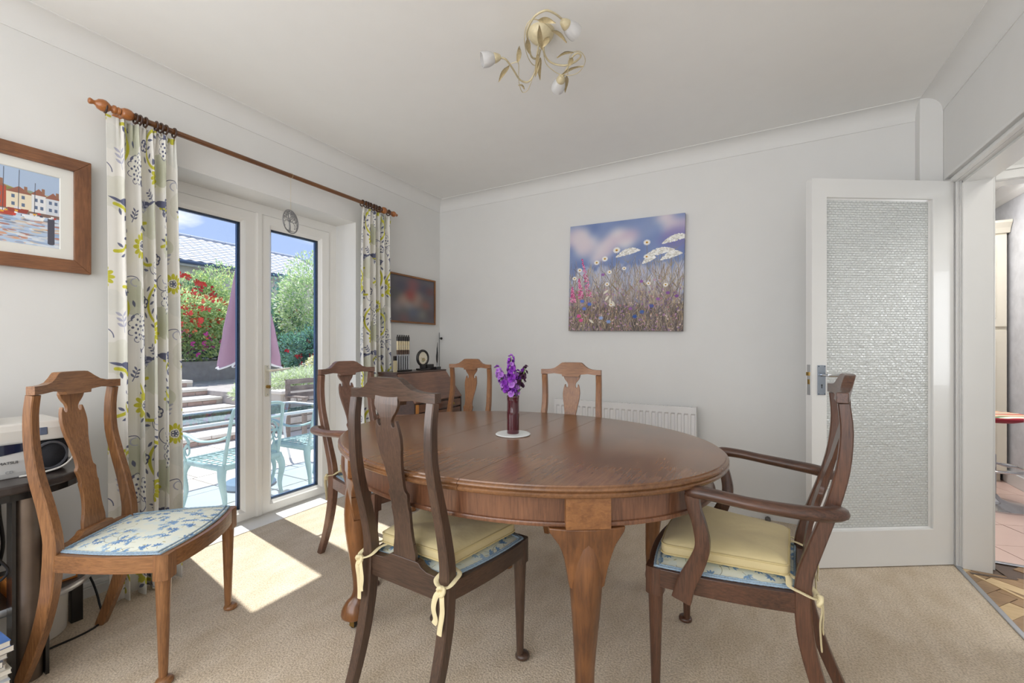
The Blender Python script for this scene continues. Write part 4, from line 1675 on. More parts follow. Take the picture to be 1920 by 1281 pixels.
def canvas_img():
    rnd = random.Random(8)
    p = Paint(1, 1, 900, (134, 150, 188))
    # sky in broad soft strokes
    for k in range(60):
        x, y = rnd.random(), .45 + rnd.random() * .55
        c = (104, 126, 178) if rnd.random() < .6 else (138, 156, 198)
        p.ell(x, y, .10 + rnd.random() * .1, .05 + rnd.random() * .05, c, rnd.uniform(.2, .8), .5)
    for (x, y, rx, ry, a) in [(.08, .88, .16, .14, .6), (.16, .80, .14, .12, .4), (.45, .86, .16, .09, .7), (.36, .78, .18, .08, .7), (.54, .83, .12, .09, .5), (.30, .70, .16, .05, .5), (.92, .88, .14, .13, -.3), (.86, .98, .1, .05, 0)]:
        for q in range(9):
            p.ell(x + rnd.uniform(-.05, .05), y + rnd.uniform(-.04, .04), rx * .55, ry * .55, rnd.choice([(226, 220, 222), (206, 194, 208), (232, 228, 228), (196, 174, 200)]), a, .5)
    for (x, y) in [(.95, .84), (.90, .80), (.97, .76)]:
        p.ell(x, y, .12, .07, (120, 116, 176), .3, .5)
    p.blur(22)
    # pale meadow haze and dark base
    for k in range(260):
        y = rnd.random() * .55
        p.ell(rnd.random(), y, .07, .035, (196, 198, 214) if y > .36 else rnd.choice([(150, 136, 128), (128, 116, 112), (168, 152, 150), (140, 120, 134)]), rnd.uniform(1.0, 2.0), .45)
    for k in range(140):
        p.ell(rnd.random(), rnd.random() * .2, .07, .04, rnd.choice([(84, 76, 72), (70, 64, 62), (96, 84, 92)]), 1.4, .5)
    p.blur(5)
    for k in range(2100):
        x, y = rnd.random(), rnd.random() ** 1.3 * .56 - .03
        l = .05 + rnd.random() * .12
        a = PI / 2 + rnd.gauss(0, .35)
        c = rnd.choice([(186, 170, 146), (150, 132, 108), (206, 196, 172), (104, 92, 84), (120, 108, 100), (176, 142, 108), (160, 146, 150), (84, 74, 70), (198, 176, 130)])
        x1_, y1_ = x + math.cos(a) * l, y + math.sin(a) * l
        p.line([(x, y), ((x + x1_) / 2 + rnd.gauss(0, .008), (y + y1_) / 2), (x1_, y1_)], rnd.choice([.0015, .0022, .0035]), c, .7)
    for k in range(420):
        x, y = rnd.random(), rnd.random() * .45
        c = rnd.choice([(168, 128, 172), (140, 110, 160), (196, 150, 180), (120, 96, 140), (196, 176, 140), (176, 120, 130), (214, 190, 190)])
        p.ell(x, y, .004 + rnd.random() * .007, .003 + rnd.random() * .005, c, rnd.random() * 3, .8)
    # tall stems and leaves
    for (x, y, h) in [(.30, .3, .35), (.40, .32, .36), (.44, .3, .42), (.46, .3, .34), (.52, .25, .28), (.60, .3, .36), (.70, .3, .48), (.82, .3, .42), (.90, .3, .38), (.55, .3, .2), (.10, .3, .25), (.95, .3, .40), (.18, .25, .33)]:
        p.line([(x, y), (x + .008, y + h * .5), (x, y + h)], .004, (132, 124, 108), .9)
        p.leaf(x + .02, y + h * .35, .09, .014, 1.0, (158, 146, 128), .8)
        p.leaf(x - .02, y + h * .25, .08, .012, 2.2, (134, 120, 100), .8)
    # cow parsley heads
    for (x, y, w) in [(.54, .695, .10), (.80, .675, .12), (.90, .64, .08), (.93, .78, .10), (.72, .62, .05)]:
        for k in range(330):
            u = rnd.uniform(-1, 1)
            p.ell(x + u * w, y + rnd.uniform(-.008, .046) * (1 - u * u) + u * .022, .0080, .0055, rnd.choice([(240, 240, 236), (226, 224, 216), (206, 204, 196), (250, 250, 248)]), 0, .95)
        for k in range(7):
            p.line([(x, y - .08), (x - w + 2 * w * k / 6, y - .005)], .002, (150, 140, 110), .7)
    # daisies
    for (x, y, r) in [(.44, .735, .033), (.335, .665, .028), (.26, .635, .026), (.70, .78, .030), (.70, .655, .026), (.10, .575, .024), (.38, .54, .022), (.51, .565, .020), (.86, .40, .022), (.72, .42, .020), (.05, .50, .022), (.40, .24, .020), (.36, .43, .022)]:
        for k in range(14):
            a = 2 * PI * k / 14
            p.leaf(x + math.cos(a) * r * .62, y + math.sin(a) * r * .5, r * .9, r * .34, a, (240, 238, 232), .95)
        p.ell(x, y, r * .34, r * .28, (206, 160, 50))
        p.ell(x, y - r * .1, r * .2, r * .12, (150, 104, 40))
    # pink spikes
    for (x0_, y0_, x1_, y1_) in [(.20, .32, .12, .68), (.12, .30, .095, .50), (.04, .27, .03, .42)]:
        for k in range(120):
            f = rnd.random()
            w = .026 * (1 - f) + .004
            p.ell(x0_ + (x1_ - x0_) * f + rnd.uniform(-w, w), y0_ + (y1_ - y0_) * f, .006, .0045, rnd.choice([(206, 84, 142), (226, 130, 176), (176, 60, 120), (236, 170, 200)]), 0, .95)
    for k in range(8):
        x, y = rnd.choice([(.32, .52), (.66, .44), (.74, .35), (.80, .28), (.65, .27), (.88, .33), (.57, .2), (.95, .3)])
        p.ell(x, y, .016, .013, rnd.choice([(150, 96, 170), (190, 140, 196), (126, 80, 150)]), 0, .9)
    for (x, y, c) in [(.61, .13, (44, 84, 160)), (.67, .17, (70, 100, 170)), (.20, .25, (80, 110, 200)), (.13, .28, (90, 120, 206)), (.15, .21, (96, 120, 206)), (.38, .085, (130, 160, 214)), (.31, .12, (150, 170, 220)), (.75, .22, (80, 90, 160))]:
        for k in range(6):
            a = k * 1.05
            p.leaf(x + math.cos(a) * .012, y + math.sin(a) * .009, .024, .012, a, c, .95)
    for (x, y) in [(.10, .14), (.12, .10)]:
        p.ell(x, y, .02, .016, (216, 90, 150), 0, .95)
    for (x, y) in [(.36, .30), (.39, .27), (.42, .25), (.35, .36), (.22, .09)]:
        p.leaf(x, y, .06, .02, rnd.random() * 3, (226, 222, 206), .95)
    return p.image('wildflower_canvas', 1.0)


CV = thing('canvas_print', 'square unframed wildflower meadow canvas under a cloudy sky on the back wall', 'picture', (-.835, 3.255, 1.670), 0, None, (0, .021, 0))
m = MB()
hw, hh = .430, .418
fr = -.030
m.add([(-hw, fr, -hh), (hw, fr, -hh), (hw, fr, hh), (-hw, fr, hh)], [(0, 1, 2, 3)], [[(0, 0), (1, 0), (1, 1), (0, 1)]])
m.add([(-hw, fr, -hh), (-hw, .010, -hh), (-hw, .010, hh), (-hw, fr, hh)], [(0, 1, 2, 3)], [[(0, 0), (.02, 0), (.02, 1), (0, 1)]])
m.add([(hw, fr, -hh), (hw, .010, -hh), (hw, .010, hh), (hw, fr, hh)], [(0, 1, 2, 3)], [[(1, 0), (.98, 0), (.98, 1), (1, 1)]])
m.add([(-hw, fr, -hh), (hw, fr, -hh), (hw, .010, -hh), (-hw, .010, -hh)], [(0, 1, 2, 3)], [[(0, 0), (1, 0), (1, .02), (0, .02)]])
m.add([(-hw, fr, hh), (hw, fr, hh), (hw, .010, hh), (-hw, .010, hh)], [(0, 1, 2, 3)], [[(0, 1), (1, 1), (1, .98), (0, .98)]])
m.build('printed_canvas', img_mat('wildflower_print', canvas_img(), 0.65, bump=.2, bscale=500), CV)
m = MB()
m.box(-hw + .002, fr + .003, -hh + .002, hw - .002, .012, hh - .002)
m.build('stretcher', plain('pine_stretcher', (190, 160, 120), .7), CV)


def framed(name, label, loc, w, h, fw, img, mat, mount, group=None, depth=.028):
    """picture on the left wall: local x = along +Y of the room, front faces +X"""
    t = thing(name, label, 'picture', loc, PI / 2, group)
    # local: x right, z up, front = -y  (turned so that -y becomes +X)
    for (nm, pts) in (('frame_rail', [(-w / 2, h / 2), (w / 2, h / 2), (w / 2 - fw, h / 2 - fw), (-w / 2 + fw, h / 2 - fw)]),
                      ('frame_rail', [(-w / 2, -h / 2), (w / 2, -h / 2), (w / 2 - fw, -h / 2 + fw), (-w / 2 + fw, -h / 2 + fw)]),
                      ('frame_stile', [(-w / 2, -h / 2), (-w / 2, h / 2), (-w / 2 + fw, h / 2 - fw), (-w / 2 + fw, -h / 2 + fw)]),
                      ('frame_stile', [(w / 2, -h / 2), (w / 2, h / 2), (w / 2 - fw, h / 2 - fw), (w / 2 - fw, -h / 2 + fw)])):
        m = MB()
        vs = [(x, -depth, z) for x, z in pts] + [(x, 0, z) for x, z in pts]
        m.add(vs, [(0, 1, 2, 3), (7, 6, 5, 4)] + [(i, (i + 1) % 4, 4 + (i + 1) % 4, 4 + i) for i in range(4)])
        m.build(nm, mat['X' if 'rail' in nm else 'Z'], t, bevel=.002)
    iw, ih = w / 2 - fw, h / 2 - fw
    if mount:
        m = MB()
        mw = mount
        vs = []
        for (x, z, y) in ((iw, ih, -.014), (iw - mw, ih - mw, -.014), (iw - mw - .003, ih - mw - .003, -.011)):
            vs += [(-x, y, -z), (x, y, -z), (x, y, z), (-x, y, z)]
        m.add(vs, [(r * 4 + q, r * 4 + (q + 1) % 4, (r + 1) * 4 + (q + 1) % 4, (r + 1) * 4 + q) for r in range(2) for q in range(4)])
        m.build('mount', plain('white_mount', (226, 226, 220), .8), t)
        iw, ih = iw - mw - .002, ih - mw - .002
    m = MB()
    m.add([(-iw, -.010, -ih), (iw, -.010, -ih), (iw, -.010, ih), (-iw, -.010, ih)], [(0, 1, 2, 3)], [[(0, 0), (1, 0), (1, 1), (0, 1)]])
    m.box(-w / 2 + fw * .5, -.008, -h / 2 + fw * .5, w / 2 - fw * .5, -.001, h / 2 - fw * .5)
    m.build('print', img_mat(name + '_print', img, .5), t)
    return t


def harbour_img():
    rnd = random.Random(4)
    p = Paint(1.7, 1.0, 520, (176, 196, 220))
    p.rect(0, .72, 1.7, 1, (170, 190, 216))
    p.poly([(0.5, .6), (.5, .78), (.72, .84), (1.0, .80), (1.3, .72), (1.7, .66), (1.7, .5), (.5, .5)], (158, 150, 96))
    for k in range(60):
        p.ell(.6 + rnd.random() * 1.1, .60 + rnd.random() * .12, .04, .02, rnd.choice([(120, 126, 80), (178, 168, 110), (140, 130, 90)]), 0, .6)
    x = -.05
    k = 0
    walls = [(222, 224, 226), (206, 212, 220), (232, 228, 216), (196, 98, 70), (214, 196, 160), (222, 222, 222), (176, 84, 64), (226, 214, 190)]
    while x < 1.7:
        w = .14 + rnd.random() * .10
        h = .74 - max(0, x - .7) * .10 + rnd.uniform(-.03, .03)
        c = walls[k % 8]
        p.rect(x, .42, x + w, h, c)
        p.poly([(x - .01, h), (x + w * .5, h + .09), (x + w + .01, h)], (84, 84, 96) if x < .9 else (150, 100, 84))
        p.rect(x + w * .7, h + .03, x + w * .7 + .03, h + .10, (150, 110, 90))
        for a in (.2, .6):
            for b in (.50, .60):
                p.rect(x + w * a, b, x + w * a + .03, b + .045, (96, 112, 140))
        x += w
        k += 1
    p.rect(0, .40, 1.7, .455, (126, 104, 96))
    # water with broken reflections
    p.rect(0, 0, 1.7, .41, (176, 196, 220))
    for k in range(420):
        c = rnd.choice([(206, 214, 226), (150, 172, 204), (190, 206, 226), (206, 150, 120), (120, 130, 150), (222, 226, 230), (176, 110, 90), (214, 190, 160)])
        y = rnd.random() * .38
        p.ell(rnd.random() * 1.7, y, .03 + rnd.random() * .05, .006 + rnd.random() * .014, c, 0, .75)
    for (x, y, w, c) in [(.15, .38, .22, (150, 60, 56)), (.50, .36, .26, (228, 230, 232)), (.86, .40, .24, (226, 228, 230)), (1.16, .38, .24, (176, 74, 60)), (1.45, .37, .22, (226, 230, 234)), (.02, .42, .2, (176, 90, 70)), (.68, .43, .2, (70, 76, 100)), (1.3, .43, .2, (150, 70, 60))]:
        p.poly([(x - w * .5, y + .03), (x + w * .5, y + .04), (x + w * .38, y - .02), (x - w * .4, y - .02)], c)
        p.rect(x - w * .2, y + .03, x + w * .12, y + .06, (216, 216, 220))
        p.line([(x, y + .03), (x + .01, .98 if rnd.random() < .5 else .85)], .006, rnd.choice([(226, 226, 222), (70, 76, 92)]))
    for (x, c) in [(.36, (88, 80, 84)), (1.02, (80, 84, 92)), (1.58, (78, 78, 92))]:
        p.rect(x, .06, x + .07, .40, c)
        p.ell(x + .035, .06, .035, .02, c)
    for k in range(40):
        x, y = rnd.random() * 1.7, .36 + rnd.random() * .08
        p.rect(x, y, x + .03, y + .02, rnd.choice([(60, 66, 90), (196, 70, 60), (240, 240, 240), (226, 170, 60)]))
    return p.image('harbour_print', 1.05)


def soft_img():
    p = Paint(1, 1, 160, (96, 92, 98))
    for (x, y, r, c) in [(.5, .85, .14, (128, 84, 88)), (.45, .60, .13, (150, 70, 62)), (.28, .48, .12, (166, 140, 126)), (.62, .58, .10, (150, 130, 120)), (.40, .34, .11, (156, 150, 142)), (.58, .44, .10, (158, 136, 122)),
                         (.80, .42, .10, (136, 92, 78)), (.12, .60, .10, (84, 86, 86)), (.25, .80, .12, (78, 78, 92)), (.75, .80, .12, (78, 76, 90)), (.50, .22, .12, (92, 98, 116)), (.28, .22, .12, (100, 98, 100)), (.72, .18, .10, (124, 126, 118)), (.15, .33, .10, (138, 132, 132)), (.9, .75, .08, (112, 66, 62)), (.9, .2, .1, (88, 78, 80)), (.3, .08, .1, (118, 90, 92))]:
        p.ell(x, y, r, r, c, 0, .9)
    p.blur(9)
    return p.image('soft_abstract_print', 1.1)


framed('framed_harbour_print', 'wide brown wooden frame with a harbour and boats print, at the left edge', (-2.612, .407, 1.7055), .70, .500, .055, harbour_img(), {'X': wood('frame_brown_x', (96, 60, 38), (146, 98, 64), 'X', 40, .4, .2, 14), 'Z': wood('frame_brown_z', (96, 60, 38), (146, 98, 64), 'Z', 40, .4, .2, 14)}, .040)
framed('framed_dark_print', 'thin gold-edged frame with a dark blurred red and grey picture, above the bureau', (-2.612, 2.880, 1.548), .60, .418, .016, soft_img(), {'X': wood('frame_gold_x', (110, 66, 22), (150, 96, 40), 'X', 16, .35, .3), 'Z': wood('frame_gold_z', (110, 66, 22), (150, 96, 40), 'Z', 16, .35, .3)}, 0, depth=.018)

# ================================================================ curtain pole, rings and curtains
M_POLE = wood('pole_wood', (82, 48, 24), (120, 76, 38), 'Y', 10, .3, .4)
M_BALL = wood('turned_wood', (140, 80, 32), (180, 112, 54), 'Y', 14, .28, .5)
M_RING = plain('dark_ring_wood', (66, 42, 32), .4, coat=.3)
PX, PZ = -2.52, 2.208
CP = thing('curtain_pole', 'long wooden curtain pole with turned ball finials above the garden doors', 'curtain pole', (PX, 1.66, PZ))
m = MB(); m.tube([(0, -.845, 0), (0, .87, 0)], .0135, 16); m.build('pole', M_POLE, CP, smooth=60)
MY = Matrix.Rotation(-PI / 2, 4, 'X')
for g in (-1, 1):
    m = MB()
    pr = [(0, 0), (.017, 0), (.019, .008), (.015, .012), (.020, .018), (.020, .026), (.014, .030), (.012, .034), (.020, .042), (.027, .054), (.0275, .066), (.022, .080), (.012, .088), (.009, .094), (.012, .101), (.014, .108), (.010, .113), (0, .114)]
    m.lathe(pr, 24, Matrix.Translation((0, -.825 if g < 0 else .845, 0)) @ (Matrix.Rotation(PI / 2, 4, 'X') if g < 0 else MY) @ Matrix.Scale(.95 if g < 0 else .8, 4))
    m.build('finial', M_BALL, CP, smooth=60)
    m = MB()
    by = -.800 if g < 0 else .79
    m.lathe([(.0, -.022), (.018, -.022), (.024, -.012), (.026, 0), (.024, .012), (.018, .022), (0, .022)], 24, Matrix.Translation((0, by, 0)) @ MY)
    m.tube([(0, by, 0), (-.095, by, 0)], .011, 12)
    m.lathe([(0, 0), (.026, 0), (.026, .008), (.018, .014), (0, .014)], 20, Matrix.Translation((-.0998, by, 0)) @ Matrix.Rotation(PI / 2, 4, 'Y'))
    m.build('bracket', M_BALL, CP, smooth=60)


ORD = ['first', 'second', 'third', 'fourth', 'fifth', 'sixth', 'seventh', 'eighth']


def ring(y, label):
    t = thing('curtain_ring', label, 'curtain ring', (PX, y, PZ - .005), random.uniform(-.12, .12), 'rings on the curtain pole')
    m = MB()
    m.tube([(.022 * math.cos(a), 0, .022 * math.sin(a)) for a in [2 * PI * k / 20 for k in range(20)]], .0042, 8, close=True, up=(0, 1, 0))
    m.build('hoop', M_RING, t, smooth=80)
    m = MB()
    m.tube([(.005 * math.cos(a), 0, -.031 + .005 * math.sin(a)) for a in [2 * PI * k / 10 for k in range(10)]], .001, 6, close=True, up=(0, 1, 0))
    m.build('eyelet', M_BRASS, t)
    return t


for k, y in enumerate((.785, .892, .908, .930, .972, .990, 1.010, 1.046)):
    ring(y, 'dark wooden curtain ring above the left curtain, %s from the left finial' % ORD[k])
for k, y in enumerate((2.236, 2.268, 2.290, 2.312, 2.345, 2.368, 2.400, 2.500)):
    ring(y, 'dark wooden curtain ring above the right curtain, %s from the right finial' % ORD[7 - k])


def curtain_img():
    YEL, NAV, LIL, SAG, CRM = (200, 196, 62), (96, 100, 126), (176, 178, 196), (196, 198, 178), (224, 222, 212)
    p = Paint(.62, .66, 1100, (232, 230, 224), wrap=True)
    # pale backing blobs
    for (x, y, r, c) in [(.08, .30, .07, (218, 217, 206)), (.20, .55, .075, SAG), (.38, .22, .08, (212, 213, 198)), (.52, .45, .075, SAG), (.30, .02, .06, (214, 214, 206)), (.58, .12, .06, (208, 210, 192)), (.05, .52, .05, (222, 222, 216))]:
        for k in range(5):
            a = k * 1.25
            p.ell(x + math.cos(a) * r * .45, y + math.sin(a) * r * .45, r * .6, r * .6, c, 0, .8)

    def sprig(x, y, a, n, c, s=1.0):
        dx, dy = math.cos(a), math.sin(a)
        p.line([(x, y), (x + dx * n * .022 * s, y + dy * n * .022 * s)], .003, c)
        for k in range(1, n + 1):
            for g in (-1, 1):
                bx, by = x + dx * k * .022 * s, y + dy * k * .022 * s
                p.leaf(bx + math.cos(a + g * .9) * .016 * s, by + math.sin(a + g * .9) * .016 * s, .028 * s, .011 * s, a + g * .9, c, .95)

    def bird(x, y, f):
        p.ell(x, y, .034, .015, NAV, -.2 * f)
        p.ell(x + f * .028, y + .010, .013, .012, NAV)
        p.leaf(x - f * .045, y + .008, .06, .012, PI - .25 * f if f > 0 else .25, NAV)
        p.leaf(x + f * .043, y + .012, .014, .005, 0, NAV)
        p.ell(x + f * .030, y + .012, .002, .002, (230, 230, 230))
        p.line([(x, y - .014), (x + .004, y - .028)], .003, NAV)

    def sun(x, y, r, c=YEL):
        for k in range(12):
            a = 2 * PI * k / 12
            p.ell(x + math.cos(a) * r * .72, y + math.sin(a) * r * .72, r * .30, r * .17, c, a)
        p.ell(x, y, r * .45, r * .45, (236, 234, 226))
        for k in range(5):
            a = 2 * PI * k / 5
            p.arc(x + math.cos(a) * r * .18, y + math.sin(a) * r * .18, r * .15, 0, 6.3, .003, NAV, 10)

    def ringarc(x, y, r, a0, a1):
        p.arc(x, y, r, a0, a1, .013, YEL, 26)
        for k in range(5):
            a = a0 + (a1 - a0) * (k + .5) / 5
            for g in (-1, 1):
                q = r + g * .022
                p.leaf(x + math.cos(a) * q, y + math.sin(a) * q, .030, .011, a + g * .5 + 1.1, NAV, .95)

    ringarc(.06, .16, .095, -1.5, 1.5)
    ringarc(.36, .12, .09, 1.7, 4.9)
    ringarc(.50, .20, .085, -1.4, 1.4)
    ringarc(.10, .50, .085, -1.2, 1.6)
    ringarc(.44, .52, .085, 1.6, 4.4)
    bird(.12, .265, 1)
    bird(.34, .285, -1)
    bird(.52, .30, 1)
    for (x, y) in [(.24, .42), (.56, .55)]:
        p.ell(x, y, .050, .060, (238, 237, 230))
        for k in range(22):
            a = k * 2.4
            q = .045 * math.sqrt(k / 22)
            p.ell(x + math.cos(a) * q, y + math.sin(a) * q * 1.2, .005, .005, NAV)
        for k in range(9):
            a = 2 * PI * k / 9
            p.arc(x + math.cos(a) * .045, y + math.sin(a) * .055, .012, a - 1.4, a + 1.4, .0025, NAV, 8)
    sun(.26, .10, .055)
    sun(.44, .40, .050)
    sun(.02, .62, .045)
    p.ell(.16, .04, .012, .012, YEL)
    p.ell(.60, .36, .012, .012, YEL)
    for (x, y) in [(.33, .53), (.15, .36), (.48, .06)]:
        for k in range(5):
            a = 2 * PI * k / 5 + .3
            p.arc(x + math.cos(a) * .014, y + math.sin(a) * .014, .010, a - 1.8, a + 1.8, .006, NAV, 10)
        p.ell(x, y, .005, .005, NAV)
    for (x, y, r, a) in [(.02, .38, .04, 0), (.30, .36, .035, 1), (.52, .62, .035, 2), (.40, .02, .03, 3), (.20, .60, .035, .5)]:
        p.arc(x, y, r, a, a + 3.4, .0032, NAV, 18)
        p.arc(x + r * .3, y + r * .3, r * .45, a + 1, a + 4.6, .004, LIL, 14)
        p.leaf(x + math.cos(a + 3.4) * r, y + math.sin(a + 3.4) * r, .025, .011, a, NAV)
    sprig(.10, .40, 1.7, 3, LIL)
    sprig(.30, .24, .8, 3, LIL, .9)
    sprig(.60, .02, 1.4, 3, LIL, .9)
    sprig(.40, .30, 2.2, 3, NAV, .7)
    sprig(.20, .20, 1.2, 3, NAV, .7)
    sprig(.55, .24, 1.9, 2, NAV, .7)
    return p.image('curtain_print', .96)


M_CURT = img_mat('bird_and_flower_curtain_cloth', curtain_img(), .85, bump=.15, bscale=800, uvscale=(1 / .70, 1 / .745), sheen=.1)


def curtain(name, label, rows, folds, phase, flat=0.0, uoff=0.0, zbot=.010, ztop=2.172):
    """rows: list of (z, y0, y1, xc, amp): cloth runs from y0 to y1, folded about x = xc"""
    t = thing(name, label, 'curtain', (PX, (rows[0][1] + rows[0][2]) / 2, 0), 0, 'pair of bird and flower curtains')
    ox, oy = PX, (rows[0][1] + rows[0][2]) / 2
    m = MB()
    nu, nv = 260, 44
    zs = [r[0] for r in rows]
    vs, uvs = [], []
    us = []
    for j in range(nv + 1):
        z = zbot + (ztop - zbot) * j / nv
        y0, y1, xc, amp = [interp(z, zs, [r[q] for r in rows]) for q in (1, 2, 3, 4)]
        top = max(0, 1 - (ztop - z) / .16)
        low = 1 - z / ztop
        L_ = 0
        prev = None
        rowu = []
        for i in range(nu + 1):
            s = i / nu
            act = 1 if s > flat else 0.12
            act = 1 / (1 + math.exp(-(s - flat) * 60)) if flat else 1
            ph = 2 * PI * folds * (s + .018 * math.sin(7 * s + phase + 1.3 * low)) + phase
            w = math.sin(ph)
            x = xc + amp * act * (w * (1 - top * .55) + .25 * math.sin(2.3 * ph + 1)) + top * act * .010 * math.sin(2 * PI * folds * 3 * s)
            y = y0 + (y1 - y0) * s + amp * .42 * act * math.cos(ph) * (1 - top * .8)
            if flat:
                x += (1 - act) * .01
            vs.append((x - ox, y - oy, z))
            if prev:
                L_ += math.hypot(x - prev[0], y - prev[1])
            prev = (x, y)
            rowu.append(L_)
        if j == nv // 2:
            us = rowu
    m_fs, m_uv = [], []
    for j in range(nv):
        for i in range(nu):
            a = j * (nu + 1) + i
            m_fs.append((a, a + 1, a + nu + 2, a + nu + 1))
            m_uv.append([(us[i] + uoff, vs[a][2]), (us[i + 1] + uoff, vs[a][2]), (us[i + 1] + uoff, vs[a + nu + 1][2]), (us[i] + uoff, vs[a + nu + 1][2])])
    m.add(vs, m_fs, m_uv)
    o = m.build('cloth', M_CURT, t, smooth=180)
    sd = o.modifiers.new('solid', 'SOLIDIFY')
    sd.thickness = .0025
    return t


curtain('curtain', 'left floor-length curtain with yellow rings, navy birds and flowers', [(0, .770, 1.020, -2.44, .045), (.5, .775, 1.045, -2.475, .036), (1.2, .785, 1.050, -2.50, .030), (1.9, .785, 1.045, -2.515, .024), (2.2, .782, 1.050, -2.52, .018)], 5.0, .6, flat=.17, uoff=.05)
curtain('curtain', 'right floor-length curtain with yellow suns and navy birds, beside the bureau', [(0, 2.225, 2.49, -2.49, .036), (.5, 2.225, 2.50, -2.50, .032), (1.2, 2.222, 2.510, -2.51, .028), (1.9, 2.235, 2.515, -2.52, .022), (2.2, 2.240, 2.525, -2.52, .018)], 5.4, 2.1, uoff=.31)

# tree of life disc
TL_ = thing('hanging_tree_ornament', 'round silver tree-of-life disc hanging on a string before the garden doors', 'ornament', (PX, 1.668, 1.918), .35)
m = MB()
m.tube([(0, .072 * math.cos(a), .072 * math.sin(a)) for a in [2 * PI * k / 40 for k in range(40)]], .0026, 7, close=True)
m.tube([(0, .067 * math.cos(a), .067 * math.sin(a)) for a in [2 * PI * k / 40 for k in range(40)]], .0012, 6, close=True)
M_SIL = plain('dull_silver', (150, 150, 152), .35, metal=.8)
m.build('rim', M_SIL, TL_, smooth=80)
m = MB()
random.seed(3)
m.tube(bez([(0, -.012, -.066), (0, -.008, -.035), (0, -.012, -.005), (0, -.006, .015)], 4), [.006 - .0003 * k for k in range(13)], 6)


def branch(p, a, l, d):
    q = (0, p[1] + math.cos(a) * l, p[2] + math.sin(a) * l)
    if math.hypot(q[1], q[2]) > .066:
        return
    m.tube([p, ((p[0] + q[0]) / 2, (p[1] + q[1]) / 2 + random.uniform(-.003, .003), (p[2] + q[2]) / 2), q], .0022 * .72 ** d + .0004, 5)
    if d < 5:
        for k in (-1, 1):
            branch(q, a + k * random.uniform(.3, .75), l * .82, d + 1)
    else:
        m.lathe([(0, 0), (.0035, .001), (0, .002)], 6, Matrix.Translation(q) @ Matrix.Rotation(PI / 2, 4, 'Y'))


for a in (.3, 1.0, 1.57, 2.2, 2.8):
    branch((0, -.009, -.005), a, .020, 0)
for k in range(5):
    m.tube([(0, -.012, -.06), (0, -.045 + k * .020, -.066 + abs(k - 2) * .006)], .0016, 5)
m.build('tree_cutout', M_SIL, TL_, smooth=80)
m = MB()
m.tube([(0, 0, .073), (0, 0, .274)], .0008, 5)
m.tube([(0.017 * math.cos(a), 0, .290 + .0175 * math.sin(a)) for a in [2 * PI * k / 16 for k in range(16)]], .0008, 5, close=True, up=(0, 1, 0))
m.build('string', plain('cream_string', (200, 180, 140), .8), TL_)

